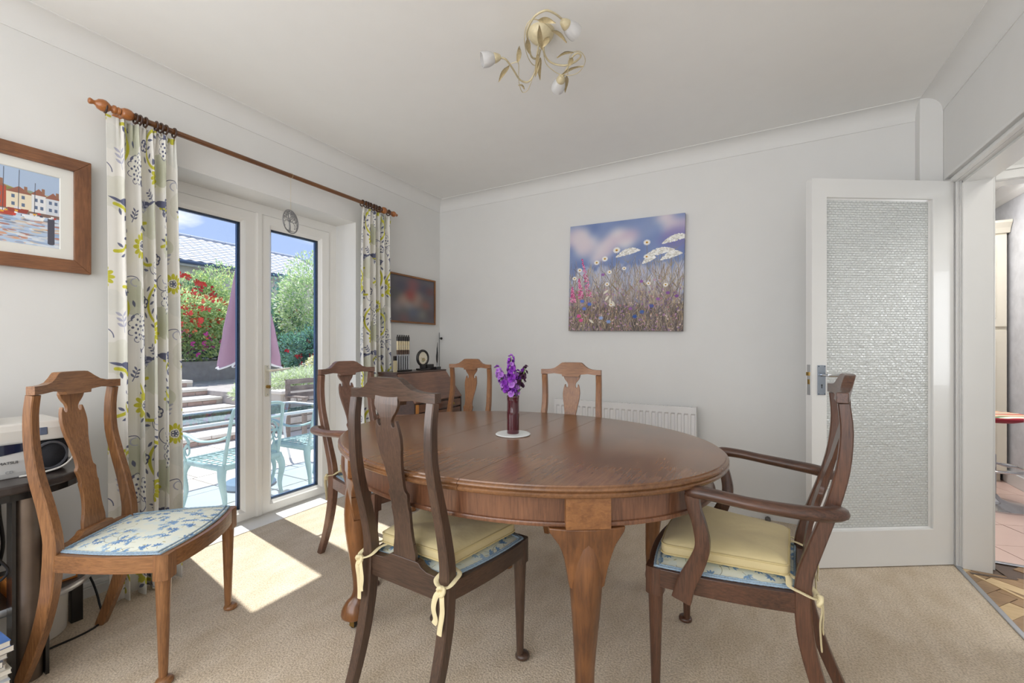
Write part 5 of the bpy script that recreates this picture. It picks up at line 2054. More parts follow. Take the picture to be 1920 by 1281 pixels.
# ================================================================ ceiling lamp
LAMP = {
    'armA': [(-0.818, 1.729, 2.46), (-0.837, 1.752, 2.446), (-0.845, 1.734, 2.432), (-0.844, 1.695, 2.418), (-0.823, 1.635, 2.404), (-0.801, 1.574, 2.401), (-0.787, 1.538, 2.403), (-0.761, 1.510, 2.406), (-0.726, 1.484, 2.408), (-0.695, 1.478, 2.410), (-0.674, 1.485, 2.413), (-0.66, 1.507, 2.415), (-0.650, 1.533, 2.417), (-0.645, 1.558, 2.42)],
    'armB': [(-0.810, 1.697, 2.46), (-0.836, 1.734, 2.439), (-0.872, 1.790, 2.418), (-0.895, 1.802, 2.397), (-0.920, 1.808, 2.39), (-0.939, 1.793, 2.39), (-0.945, 1.762, 2.39), (-0.939, 1.711, 2.391), (-0.936, 1.666, 2.394), (-0.938, 1.625, 2.397), (-0.957, 1.610, 2.4)],
    'armC': [(-0.796, 1.717, 2.46), (-0.803, 1.743, 2.445), (-0.796, 1.773, 2.43), (-0.768, 1.792, 2.415), (-0.725, 1.797, 2.4), (-0.689, 1.806, 2.405), (-0.658, 1.797, 2.41), (-0.648, 1.786, 2.415), (-0.661, 1.775, 2.42), (-0.689, 1.780, 2.41), (-0.713, 1.807, 2.4), (-0.736, 1.823, 2.39), (-0.758, 1.837, 2.38)],
    'wireA': [(-0.829, 1.736, 2.4), (-0.847, 1.718, 2.396), (-0.843, 1.660, 2.393), (-0.818, 1.580, 2.39), (-0.794, 1.533, 2.4), (-0.772, 1.509, 2.41), (-0.748, 1.506, 2.42), (-0.727, 1.522, 2.42), (-0.709, 1.555, 2.42), (-0.702, 1.592, 2.42)],
    'wireB': [(-0.854, 1.761, 2.4), (-0.867, 1.768, 2.388), (-0.899, 1.800, 2.377), (-0.933, 1.834, 2.37), (-0.964, 1.840, 2.37), (-0.950, 1.780, 2.37), (-0.920, 1.716, 2.372), (-0.884, 1.645, 2.376), (-0.918, 1.642, 2.38)],
    'wireC': [(-0.794, 1.710, 2.44), (-0.809, 1.764, 2.425), (-0.798, 1.796, 2.41), (-0.769, 1.834, 2.395), (-0.723, 1.843, 2.38), (-0.682, 1.851, 2.385), (-0.641, 1.816, 2.39), (-0.628, 1.782, 2.395), (-0.635, 1.744, 2.4), (-0.657, 1.723, 2.392), (-0.677, 1.731, 2.385), (-0.700, 1.774, 2.377), (-0.723, 1.821, 2.37)],
    'leaves': [((-0.684, 1.546, 2.385), (-0.653, 1.636, 2.385)), ((-0.892, 1.655, 2.385), (-0.826, 1.548, 2.385)), ((-0.934, 1.654, 2.385), (-1.02, 1.704, 2.385)), ((-0.965, 1.799, 2.385), (-0.960, 1.852, 2.385)), ((-0.653, 1.712, 2.385), (-0.726, 1.704, 2.385)), ((-0.753, 1.825, 2.385), (-0.637, 1.791, 2.385)), ((-0.736, 1.844, 2.385), (-0.793, 1.964, 2.385)), ((-0.765, 1.635, 2.385), (-0.716, 1.503, 2.385)), ((-0.788, 1.646, 2.385), (-0.858, 1.766, 2.385)), ((-0.791, 1.674, 2.385), (-0.856, 1.806, 2.385)), ((-0.754, 1.619, 2.385), (-0.703, 1.576, 2.385)), ((-0.709, 1.478, 2.385), (-0.650, 1.514, 2.385)), ((-0.821, 1.628, 2.385), (-0.776, 1.520, 2.385)), ((-0.704, 1.785, 2.385), (-0.668, 1.743, 2.385))],
    'shades': [((-0.646, 1.576, 2.42), (-0.616, 1.653, 2.42)), ((-0.959, 1.606, 2.4), (-0.991, 1.579, 2.4)), ((-0.758, 1.837, 2.38), (-0.812, 1.905, 2.38))],
}
M_LAMP = plain('cream_brushed_metal', (206, 194, 160), .45, metal=.15, var=.18, vscale=60, bump=.1, bscale=120)
M_LAMPL = plain('cream_gold_leaf_metal', (200, 184, 144), .5, metal=.15, var=.3, vscale=90)
LC = (-.803, 1.707)
CL = thing('ceiling_lamp', 'cream metal ceiling lamp of curling stems with leaves and three glass shades', 'ceiling lamp', (LC[0], LC[1], 2.52))


def rel(p, dz=0):
    return (p[0] - LC[0], p[1] - LC[1], p[2] - 2.52 + dz)


m = MB()
m.lathe([(0, -.056), (.012, -.056), (.018, -.050), (.030, -.044), (.046, -.030), (.056, -.014), (.060, -.002), (.060, 0), (0, 0)], 30)
m.build('canopy', M_LAMP, CL, smooth=50)
for nm in ('armA', 'armB', 'armC'):
    m = MB(); m.tube(bez([rel(p) for p in LAMP[nm]], 4), .0042, 8); m.build('arm', M_LAMP, CL, smooth=80)
for nm in ('wireA', 'wireB', 'wireC'):
    m = MB(); m.tube(bez([rel(p) for p in LAMP[nm]], 4), .0018, 6); m.build('tendril', M_LAMP, CL, smooth=80)
random.seed(9)
for (a, b) in LAMP['leaves']:
    A, B = Vector(rel(a)), Vector(rel(b, random.uniform(-.02, .01)))
    d = B - A
    L_ = d.length
    d.normalize()
    sd = d.cross(Vector((0, 0, 1))).normalized()
    sd = (sd * math.cos(.5) + Vector((0, 0, 1)) * math.sin(random.uniform(-.7, .7))).normalized()
    nr = d.cross(sd)
    m = MB()
    vs = []
    n = 8
    for i in range(n + 1):
        f = i / n
        w = .0105 * math.sin(PI * f ** .8) + .0006
        c = A + d * L_ * f - nr * .010 * math.sin(PI * f)
        for q in (-1, 0, 1):
            vs.append(c + sd * w * q + nr * (.004 * abs(q)) + nr * .0006 * (i % 2))
    vs2 = [v - nr * .0012 for v in vs]
    fs = []
    for i in range(n):
        for q in (0, 1):
            k = i * 3 + q
            fs.append((k, k + 1, k + 4, k + 3))
            o_ = len(vs)
            fs.append((o_ + k + 3, o_ + k + 4, o_ + k + 1, o_ + k))
    m.add(vs + vs2, fs)
    m.build('leaf', M_LAMPL, CL, smooth=60)


def m_frost():
    m_, nt, b = nmat('frosted_glass_shade')
    b.inputs['Base Color'].default_value = (0.9, 0.9, 0.9, 1)
    b.inputs['Roughness'].default_value = 0.35
    b.inputs['Transmission Weight'].default_value = 0.5
    return m_


M_FROST = m_frost()
for (a, b) in LAMP['shades']:
    A, B = Vector(rel(a)), Vector(rel(b, -.012))
    d = (B - A).normalized()
    q = d.to_track_quat('Z', 'Y').to_matrix().to_4x4()
    M = Matrix.Translation(A) @ q
    m = MB()
    m.lathe([(0, -.006), (.010, -.006), (.014, .0), (.019, .012), (.021, .022), (.020, .024), (.014, .014), (0, .010)], 18, M, cap=False)
    s_ = m.build('lamp_cup', M_LAMP, CL, smooth=50)
    m = MB()
    m.lathe([(.018, .020), (.026, .034), (.031, .050), (.032, .066), (.030, .078), (.028, .078), (.030, .064), (.029, .050), (.024, .036), (.016, .022)], 22, M, cap=False)
    m.build('glass_shade', M_FROST, CL, smooth=60)
    m = MB()
    m.lathe([(0, .008), (.008, .010), (.009, .040), (.006, .046), (0, .047)], 12, M)
    m.build('bulb', M_BRASS, CL, smooth=60)

# ================================================================ side table with the hi-fi at the left edge
M_DK = wood('black_brown_table', (34, 28, 27), (62, 52, 48), 'Y', 12, .35, .3)
M_LEGM = plain('brown_bronze_post', (112, 98, 86), .4, metal=.5, var=.35, vscale=14)


def stadium(cx, y0, yc, r, n=18):
    pts = [(cx - r, y0), (cx + r, y0)]
    for k in range(n + 1):
        a = -0 + PI * k / n
        pts.append((cx + r * math.cos(a), yc + r * math.sin(a)))
    return pts


ST = thing('side_table', 'black oval side table with round bronze posts and a low shelf, at the left edge', 'table', (-2.34, .10, 0))
rl = lambda pts: [(x + 2.34, y - .10) for x, y in pts]
m = MB(); m.prism(rl(stadium(-2.345, -.55, .42, .255)), .648, .678); m.build('table_top', M_DK, ST, bevel=.006)
m = MB(); m.prism(rl(stadium(-2.345, -.50, .42, .235)), .622, .648); m.build('under_frame', M_BLACK, ST)
m = MB(); m.prism(rl(stadium(-2.37, -.52, .50, .188)), .225, .250); m.build('shelf', M_DK, ST)
m = MB()
m.tube([(x + 2.34, y - .10, .2375) for x, y in stadium(-2.37, -.52, .50, .190)[1:-1]], (.013, .003), 6, up=(0, 0, 1))
m.build('shelf_edging', M_ALU, ST, smooth=60)
for (x, y) in ((-2.150, .470), (-2.150, -.42), (-2.54, -.42)):
    m = MB()
    m.lathe([(.034, 0), (.034, .622)], 20, Matrix.Translation((x + 2.34, y - .10, 0)))
    lg = m.build('leg', M_LEGM, ST, smooth=50)
    m = MB()
    m.box(x + 2.34 - .03, y - .10 - .043, 0, x + 2.34 + .03, y - .10 - .034, .648)
    m.box(x + 2.34 - .03, y - .10 + .034, 0, x + 2.34 + .03, y - .10 + .043, .648)
    m.build('side_strip', M_BLACK, lg)
for (x, y) in ((-2.435, .665), (-2.24, .665)):
    m = MB(); m.box(x + 2.34 - .018, y - .118, 0, x + 2.34 + .018, y - .082, .226 if x < -2.3 else .226); m.build('shelf_leg', M_BLACK, ST, bevel=.002) if x < -2.3 else None

M_SILV = plain('silver_plastic', (196, 196, 194), .35, coat=.3)
M_SILV2 = plain('pale_silver_plastic', (216, 214, 208), .4, coat=.2)
M_NAVY = plain('dark_blue_display', (20, 32, 58), .15, coat=.6)
M_GRILL = plain('black_speaker_cloth', (34, 36, 42), .8, bump=.4, bscale=700)


def text_mesh(txt, size, mat, parent, M, name='lettering', ext=.0006):
    cu = bpy.data.curves.new(name, 'FONT')
    cu.body = txt
    cu.size = size
    cu.extrude = ext
    cu.align_x = 'CENTER'
    o = bpy.data.objects.new(name, cu)
    C.objects.link(o)
    dg = bpy.context.evaluated_depsgraph_get()
    me = bpy.data.meshes.new_from_object(o.evaluated_get(dg))
    bpy.data.objects.remove(o)
    me.transform(M)
    me.materials.clear()
    me.materials.append(mat)
    r = bpy.data.objects.new(name, me)
    C.objects.link(r)
    r.parent = parent
    return r


HF = thing('hifi_stereo', 'silver micro hi-fi with a black round speaker on the black side table', 'stereo', (-2.34, .20, .678))
# local: front face at x=+.13, y from -.28 to .27
m = MB(); m.prism([(-.13, 0), (.125, 0), (.132, .02), (.135, .06), (.128, .115), (-.13, .115)], -.25, .288, Matrix(((1, 0, 0, 0), (0, 0, 1, 0), (0, 1, 0, 0), (0, 0, 0, 1))))
m.build('lower_body', M_SILV, HF, bevel=.005)
m = MB(); m.prism([(-.12, .115), (.118, .115), (.122, .16), (.115, .185), (-.12, .185)], -.25, .380, Matrix(((1, 0, 0, 0), (0, 0, 1, 0), (0, 1, 0, 0), (0, 0, 0, 1))))
ub = m.build('upper_body', M_SILV2, HF, bevel=.006)
m = MB()
pts = [(-.25, .118), (.284, .118), (.284, .092), (.20, .080), (.13, .088), (.09, .100), (.02, .096), (-.04, .082), (-.10, .080), (-.25, .086)]
m.add([(.1345, y, z) for y, z in pts] + [(.128, y, z) for y, z in pts], [tuple(range(10))] + [(i, (i + 1) % 10, 10 + (i + 1) % 10, 10 + i) for i in range(10)])
m.build('display_band', M_NAVY, HF)
m = MB(); m.box(.119, -.20, .150, .1235, .205, .160); m.build('tape_slot', M_BLACK, HF)
m = MB(); m.box(.120, -.2, .130, .1240, .13, .134); m.box(.120, .12, .168, .1230, .17, .176); m.build('button_row', M_SILV, HF)
m = MB()
m.prism([(-.10, .185), (.10, .185), (.085, .205), (.03, .226), (-.05, .226), (-.10, .205)], -.25, .215, Matrix(((1, 0, 0, 0), (0, 0, 1, 0), (0, 1, 0, 0), (0, 0, 0, 1))))
m.build('disc_lid', plain('smoked_lid', (150, 148, 128), .2, coat=.6), HF, bevel=.008)
MT = Matrix.Translation((.1362, .235, .052)) @ Matrix(((0, 0, 1, 0), (1, 0, 0, 0), (0, 1, 0, 0), (0, 0, 0, 1)))
text_mesh('MATSUI', .013, plain('grey_lettering', (70, 72, 78), .5), HF, MT)
text_mesh('CD', .013, plain('pale_grey_lettering', (150, 152, 156), .5), HF, Matrix.Translation((.1345, .238, .020)) @ Matrix(((0, 0, 1, 0), (1, 0, 0, 0), (0, 1, 0, 0), (0, 0, 0, 1))), name='disc_mark')
m = MB()
m.prism([(-.11, .0), (.09, .0), (.115, .02), (.120, .06), (.115, .115), (-.11, .115)], .2885, .392, Matrix(((1, 0, 0, 0), (0, 0, 1, 0), (0, 1, 0, 0), (0, 0, 0, 1))))
sb = m.build('speaker_box', M_GRILL, HF, bevel=.02)
m = MB()
MS = Matrix.Translation((.120, .340, .060)) @ Matrix.Rotation(.15, 4, 'Z') @ Matrix.Rotation(PI / 2, 4, 'Y') @ Matrix.Diagonal((.92, .86, 1, 1))
m.lathe([(.050, -.01), (.056, 0), (.054, .006), (.048, .006), (.046, .0), (.046, -.01)], 36, MS, cap=False)
m.build('speaker_ring', plain('charcoal_ring', (92, 94, 100), .3), sb, smooth=60)
m = MB()
m.lathe([(0, .012), (.030, .008), (.047, .0), (.047, -.01)], 30, MS, cap=False)
m.build('speaker_cone', M_GRILL, sb, smooth=60)
m = MB()
m.tube(bez([(.136, .26, .004), (.146, .31, .007), (.146, .36, .016), (.136, .392, .040), (.124, .398, .065)], 5), (.0035, .0035), 8)
m.build('silver_trim', M_SILV2, sb, smooth=60)
m = MB(); m.cbox(.120, .322, .150, .006, .022, .028); m.build('blue_button', plain('slate_blue_button', (92, 102, 124), .4), HF, bevel=.005)

# white printer on the low shelf, boxes, bin, cables, pile of cases
PR = thing('white_printer', 'white printer box under the black side table at the left edge', 'printer', (-2.41, .20, .250))
m = MB(); m.box(-.15, -.25, 0, .15, .17, .16); m.build('body', M_SILV2, PR, bevel=.015)
m = MB(); m.box(-.14, -.24, .16, .13, .16, .27); m.build('lid', plain('pale_grey_plastic', (204, 204, 200), .4), PR, bevel=.02)
m = MB(); m.box(.150, -.2, .05, .1515, .12, .062); m.box(.150, .02, .10, .1515, .05, .106); m.build('paper_slot', M_GRILL, PR)
OB = thing('orange_box', 'small orange and white box on the low shelf behind the left chair', 'box', (-2.30, .535, .250))
m = MB(); m.box(-.05, -.09, 0, .05, .085, .055); m.build('carton', plain('orange_card', (206, 130, 56), .6), OB, bevel=.001)
m = MB(); m.box(.0501, .03, .008, .0507, .080, .048); m.box(-.03, -.07, .055, .03, .06, .0556); m.build('label_panel', plain('white_label', (220, 224, 226), .6), OB)
OB2 = tag(boxes('orange_box', plain('dark_orange_card', (186, 108, 46), .6), (-.05, -.06, 0, .05, .06, .06)), 'plain dark orange box on the low shelf beside the table post, at the left edge', 'box')
OB2.location = (-2.238, .350, .250)
BN = thing('white_bin', 'white round tub on the carpet under the low shelf', 'tub', (-2.45, .53, 0))
m = MB(); m.lathe([(0, 0), (.105, 0), (.110, .004), (.116, .19), (.113, .19), (.107, .008), (0, .008)], 36, cap=False); m.build('tub', M_SILV2, BN, smooth=40)
m = MB(); m.lathe([(.116, .185), (.119, .188), (.119, .194), (.113, .194)], 36, cap=False); m.build('rim', M_SILV2, BN, smooth=40)
M_CABLE = plain('black_cable', (20, 20, 22), .5)


def cable(pts, label, r=.004, name='cable'):
    m = MB(); m.tube(bez(pts, 5), r, 8)
    return tag(m.build(name, M_CABLE, smooth=80), label, 'cable')


cable([(-2.60, .10, .62), (-2.20, .20, .60), (-2.10, .33, .52), (-2.09, .40, .44), (-2.11, .405, .38), (-2.2, .30, .30)], 'black cable drooping in front of the white printer')
cable([(-2.30, .36, .004), (-2.28, .55, .005), (-2.31, .70, .004), (-2.44, .74, .03), (-2.52, .735, .12), (-2.57, .70, .20)], 'black cable running over the carpet round the tub')
cable([(-2.6, .50, .64), (-2.605, .49, .5), (-2.60, .50, .35), (-2.605, .49, .26)], 'black cable hanging down the wall behind the bronze post', .006)

random.seed(31)
z = 0
cols = [(206, 204, 200), (60, 60, 66), (226, 224, 220), (190, 196, 204), (150, 150, 156), (214, 210, 196), (236, 234, 230), (90, 96, 110)]
nm = [('very lowest', ), ]
pos_words = ['bottom', 'second from the bottom', 'third from the bottom', 'fourth from the bottom', 'fifth from the bottom', 'sixth from the bottom', 'seventh from the bottom', 'eighth from the bottom',
             'seventh from the top', 'sixth from the top', 'fifth from the top', 'fourth from the top', 'third from the top', 'second from the top', 'topmost']
for k in range(15):
    th = random.choice([.014, .015, .018, .020])
    dx, dy, rz = random.uniform(-.010, .010), random.uniform(-.010, .006), random.uniform(-.06, .06)
    t = thing('magazine', 'glossy magazine in the pile at the left edge, ' + pos_words[k], 'magazine', (-2.070 + dx, .29 + dy, z), rz, 'pile of magazines at the left edge')
    m = MB(); m.box(-.10, -.10, .001, .10, .098, th - .001); m.build('pages', plain('paper_%d' % k, (222, 218, 208), .8), t)
    c = (90, 130, 200) if k == 14 else cols[(k * 5) % 8]
    cm = plain('cover_%d' % k, c, .3, coat=.4, var=.3, vscale=30)
    m = MB(); m.box(-.101, -.101, 0, .101, .100, .001); m.box(-.101, -.101, th - .001, .101, .100, th); m.box(-.102, -.101, .001, -.10, .100, th - .001); m.build('cover', cm, t)
    z += th
for (a, b, c, lab) in ((.09, .10, .016, 'clear plastic disc case on the white printer shelf at the left edge'),):
    dc = tag(boxes('disc_case', plain('clear_case', (206, 214, 206), .1, trans=.4), (-.06, -.07, 0, .06, .07, .012), bevel=.001), lab, 'disc case')
    dc.location = (-2.205, .20, .250)

# ================================================================ bureau and what stands on it
BW = wood('bureau_wood', (92, 58, 42), (134, 92, 68), 'Y', 14, .35, .35)
BWD = wood('bureau_dark', (52, 34, 28), (80, 56, 46), 'Y', 14, .35, .35)
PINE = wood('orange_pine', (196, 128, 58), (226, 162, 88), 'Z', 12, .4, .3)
BU = thing('bureau', 'brown wooden writing bureau with a sloping fall front, in the far left corner', 'bureau', (-2.245, 2.595, 0))
# local x from -.19 (wall side) to .17 (front), y -.285..+.285
yh = .285
m = MB()
for g in (-1, 1):
    a, b = (g * yh, g * (yh - .016))
    MM = Matrix(((1, 0, 0, 0), (0, 0, 1, 0), (0, 1, 0, 0), (0, 0, 0, 1)))
    m = MB()
    m.prism([(-.19, .06), (.165, .06), (.165, .725), (-.005, .930), (-.19, .930)], min(a, b), max(a, b), MM)
    m.build('side_panel', BWD, BU, bevel=.001)
m = MB(); m.box(-.19, -yh - .006, .930, .004, yh + .006, .944); m.build('top', BWD, BU, bevel=.003)
fl = MB()
d = Vector((.165 + .005, 0, .725 - .930)).normalized()
nn = Vector((-d.z, 0, d.x))
A = Vector((.000, 0, .926))
ln = .262
vs = []
for y in (-yh + .004, yh - .004):
    for (s_, q) in ((0, 0), (ln, 0), (ln, .016), (0, .016)):
        p = A + d * s_ + nn * (q - .006)
        vs.append((p.x, y, p.z))
fl.add(vs, [(0, 1, 2, 3), (7, 6, 5, 4), (0, 4, 5, 1), (1, 5, 6, 2), (2, 6, 7, 3), (3, 7, 4, 0)])
fl.build('fall_front', BW, BU, bevel=.004)
m = MB(); m.box(-.18, -yh + .016, .06, .150, yh - .016, .720); m.build('carcass', BWD, BU)
for (z0, z1) in ((.655, .712), (.47, .645), (.28, .46), (.09, .27)):
    m = MB(); m.box(.150, -yh + .05, z0, .168, yh - .02, z1); dr = m.build('drawer', BW, BU, bevel=.003)
    for yy in (-.13, .15):
        m = MB(); m.lathe([(0, 0), (.007, 0), (.006, .008), (.011, .014), (.010, .022), (0, .025)], 12, Matrix.Translation((.168, yy, (z0 + z1) / 2)) @ Matrix.Rotation(PI / 2, 4, 'Y')); m.build('knob', M_BRASS, dr, smooth=50)
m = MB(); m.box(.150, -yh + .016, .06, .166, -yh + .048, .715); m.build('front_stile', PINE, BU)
m = MB(); m.box(-.185, -yh + .005, 0, .160, yh - .005, .06); m.build('plinth', BWD, BU)

TZ = .944
KR = thing('knife_rack', 'black rack for the row of carved knives, on the bureau top beside the curtain', 'rack', (-2.320, 2.445, TZ))
M_BL2 = plain('ebony', (30, 26, 26), .35, coat=.2)
m = MB(); m.box(-.022, -.075, 0, .022, .085, .012); m.build('base', M_BL2, KR, bevel=.003)
m = MB(); m.box(-.030, -.068, .012, -.018, .082, .118); m.build('back_board', M_BL2, KR, bevel=.002)
M_IV = plain('cream_bone', (214, 200, 164), .4, var=.15, vscale=80)
M_STL = plain('steel_blade', (176, 178, 184), .2, metal=.9)
M_BRN = plain('brown_band', (86, 62, 48), .4)
for k in range(6):
    y = -.052 + k * .0235
    t = thing('carved_knife', ['first', 'second', 'third', 'fourth', 'fifth', 'sixth'][k] + ' upright knife from the curtain in the black rack, banded cream and brown handle', 'knife', (-2.332, 2.445 + y, TZ + .012), 0, 'knives standing in the rack')
    m = MB(); m.prism([(-.0018, -.007), (.0018, -.007), (.0018, .007), (-.0018, .007)], .0, .120, Matrix.Translation((.013, 0, 0))); m.build('blade', M_STL, t)
    m = MB(); m.lathe([(0, .118), (.008, .118), (.0085, .150), (.007, .152), (0, .152)], 10, Matrix.Translation((.013, 0, 0))); m.build('ferrule', M_BRN, t, smooth=50)
    m = MB(); m.lathe([(.0065, .152), (.0085, .165), (.0065, .18), (.0085, .196), (.0075, .222), (0, .222)], 10, Matrix.Translation((.013, 0, 0))); m.build('grip', M_IV, t, smooth=50)
    m = MB(); m.lathe([(.0085, .220), (.0095, .235), (.0095, .250), (.006, .256), (.005, .266), (0, .268)], 10, Matrix.Translation((.013, 0, 0))); m.build('pommel', M_BL2, t, smooth=50)
CK = thing('round_clock', 'black rimmed oval clock with a cream floral face on the bureau', 'clock', (-2.300, 2.655, TZ), -.25)
m = MB(); m.box(-.030, -.045, 0, .030, .050, .014); m.prism([(-.012, -.022), (.012, -.022), (.012, .022), (-.012, .022)], .014, .040); m.build('base', M_BL2, CK, bevel=.003)
m = MB()
m.tube([(0, .050 * math.cos(a), .098 + .058 * math.sin(a)) for a in [2 * PI * k / 36 for k in range(36)]], .0105, 10, close=True)
m.build('rim', M_BL2, CK, smooth=80)


def face_img():
    p = Paint(1, 1, 200, (214, 206, 184))
    rnd = random.Random(2)
    for k in range(30):
        a = rnd.random() * 6.3
        r = rnd.random() * .2
        p.ell(.5 + r * math.cos(a), .42 + r * math.sin(a), .05, .04, rnd.choice([(176, 140, 80), (196, 170, 120), (120, 130, 90), (206, 180, 160)]), a, .8)
    for k in range(12):
        a = PI / 2 - k * PI / 6
        p.ell(.5 + .4 * math.cos(a), .5 + .4 * math.sin(a), .02, .02, (90, 80, 60))
    return p.image('clock_face_print')


m = MB()
vs = [(.004, 0, .098)] + [(.004, .044 * math.cos(a), .098 + .052 * math.sin(a)) for a in [2 * PI * k / 36 for k in range(36)]]
fs = [(0, 1 + k, 1 + (k + 1) % 36) for k in range(36)]
m.add(vs, fs, [[(.5 + vs[i][1] * 10, .5 + (vs[i][2] - .098) * 9) for i in f] for f in fs])
m.build('face', img_mat('clock_face', face_img(), .4, coat=.4), CK)
BX = tag(boxes('black_box', M_BL2, (-.028, -.045, 0, .028, .045, .045), bevel=.005), 'small black lidded box beside the clock on the bureau', 'box')
BX.location = (-2.330, 2.755, TZ)
PH = thing('feather_ornament', 'slim black feather-shaped ornament on a small base at the bureau edge', 'ornament', (-2.290, 2.825, TZ))
m = MB(); m.box(-.020, -.030, 0, .020, .026, .022); m.build('base', M_BL2, PH, bevel=.003)
m = MB(); m.lathe([(.006, .02), (.006, .055), (.004, .057)], 10); m.build('stem', plain('clear_stem', (200, 204, 206), .1, trans=.6), PH, smooth=60)
m = MB()
n = 12
for i in range(1):
    pts = [(0, 0, .050), (0, -.002, .08), (0, -.001, .11), (0, .001, .14), (0, .0, .17), (0, .003, .20), (0, .006, .225)]
    m.tube(bez(pts, 3), [(.0015 + interp(k / 18, [0, .15, .35, .6, .8, 1], [.004, .011, .013, .006, .003, .0008]), .003 if k < 14 else .0012) for k in range(19)], 10, up=(0, 1, 0))
m.build('feather', M_BL2, PH, smooth=60)
CR = tag(boxes('cream_card', plain('cream_card_paper', (206, 194, 160), .8), (-.002, -.018, 0, .002, .018, .085)), 'small cream card propped beside the knife rack', 'card')
CR.location = (-2.30, 2.350, TZ)
GS = thing('wall_wire', 'thin dark wire with a small black clip running up the corner behind the bureau', 'wire', (-2.605, 3.245, 0))
m = MB(); m.tube([(0, 0, .02), (0, 0, .8), (.0, .0, 1.27)], .0025, 6); m.build('wire', M_GASKET, GS, smooth=80)
m = MB(); m.tube([(0, 0, 1.215), (.02, -.006, 1.213)], .003, 6); m.lathe([(0, -.012), (.010, -.008), (.013, 0), (.010, .010), (0, .013)], 12, Matrix.Translation((.030, -.008, 1.212))); m.build('clip', M_BL2, GS, smooth=50)

# ================================================================ outside: patio, table, chairs, parasol, steps, garden
random.seed(77)
GZ = -.20
M_PAV = plain('pale_paving', (214, 206, 196), .85, var=.12, vscale=3, bump=.3, bscale=30)
M_JOINT = plain('paving_joint', (150, 142, 130), .9)
M_BRICK = plain('weathered_brick', (176, 150, 138), .9, var=.22, vscale=20, bump=.4, bscale=60)
M_MORT = plain('mortar', (190, 182, 172), .95)
M_SOIL = plain('stony_soil', (168, 160, 156), .95, var=.25)
g = struct(boxes('ground', M_JOINT, (-6.44, -1.5, GZ - .1, -2.955, 9.5, GZ - .006)))
pm = {}
x = -6.44
row = 0
while x < -3.0:
    w = .56 if row % 2 else .48
    y = -.6 + (row % 3) * .17
    while y < 6.5:
        l = random.choice([.48, .62, .78])
        m = MB(); m.box(x + .006, y + .006, GZ - .02, min(x + w, -2.96) - .006, y + l - .006, GZ + random.uniform(-.002, .002))
        m.build('paving_slab', M_PAV, g, bevel=.004)
        y += l
    x += w
    row += 1
# steps
SP = thing('garden_steps', 'wide weathered brick steps with pale treads rising into the garden', 'steps', (-6.44, 2.6, GZ))
brick = MB(); brick.box(-.004, 0, 0, .012, .205, .058); brick0 = brick.build('brick', M_BRICK, None, bevel=.003)
C.objects.unlink(brick0)


def place(proto, parent, loc, rz=0.0, scale=None):
    o = proto.copy()
    C.objects.link(o)
    o.parent = parent
    o.location = loc
    o.rotation_euler = (0, 0, rz)
    if scale:
        o.scale = scale
    return o


Y0s, Y1s = 1.2, 4.0
for n in range(9):
    xx, zt_ = -.5 * n, .12 * (n + 1)
    y0, y1 = Y0s - 2.6, Y1s - 2.6
    m = MB(); m.box(xx - .62, y0, zt_ - .16, xx - .006, y1, zt_ - .045); m.build('riser_core', M_MORT, SP)
    yy = y0
    k = 0
    while yy < y1 - .02:
        l = min(.9 + .1 * ((n + k) % 3), y1 - yy)
        m = MB(); m.box(xx - .52, yy + .004, zt_ - .045, xx + .022, yy + l - .004, zt_ + random.uniform(-.002, .002)); m.build('tread', M_PAV, SP, bevel=.006)
        yy += l
        k += 1
    yy = y0 + .1 * (n % 2)
    while yy < y1 - .1:
        place(brick0, SP, (xx - .004, yy, zt_ - .11), 0)
        yy += .218
m = MB(); m.prism([(-4.45, 0), (-4.45, .95), (-.62, .0)], Y0s - 2.6, Y1s - 2.6, Matrix(((1, 0, 0, 0), (0, 0, 1, 0), (0, 1, 0, 0), (0, 0, 0, 1)))); m.build('step_core', M_MORT, SP)

# retaining wall to the right
RW = thing('planter_wall', 'low pale stone retaining wall right of the garden steps', 'wall', (-6.3, 4.0, GZ))
m = MB(); m.box(-.30, .02, 0, -.03, 4.4, .60); m.build('wall_core', M_MORT, RW)
stone = [MB() for _ in range(3)]
sp_ = []
for q, l in enumerate((.20, .27, .34)):
    b = MB(); b.box(-.03, 0, 0, .012, l - .012, .105); o = b.build('stone', plain('pale_stone_%d' % q, [(190, 182, 174), (170, 164, 160), (206, 198, 188)][q], .9, var=.2, vscale=12, bump=.5, bscale=30), None, bevel=.012); C.objects.unlink(o); sp_.append((o, l))
for r_ in range(5):
    yy = .02 + .06 * (r_ % 3)
    while yy < 4.1:
        o, l = random.choice(sp_)
        place(o, RW, (0, yy, r_ * .117 + .004), 0)
        yy += l
m = MB(); m.box(-.34, 0, .60, .03, 4.4, .65); m.build('coping', M_PAV, RW, bevel=.01)
struct(boxes('ground', M_SOIL, (-16, 4.0, -.3, -6.62, 14, .36)))
struct(boxes('ground', M_SOIL, (-22, -8, -.3, -10.9, 4.0, .80), (-22, 4.0, .3, -10.9, 16, .80)))
struct(boxes('ground', M_SOIL, (-10.9, -6, -.3, -6.46, 1.19, .30)))

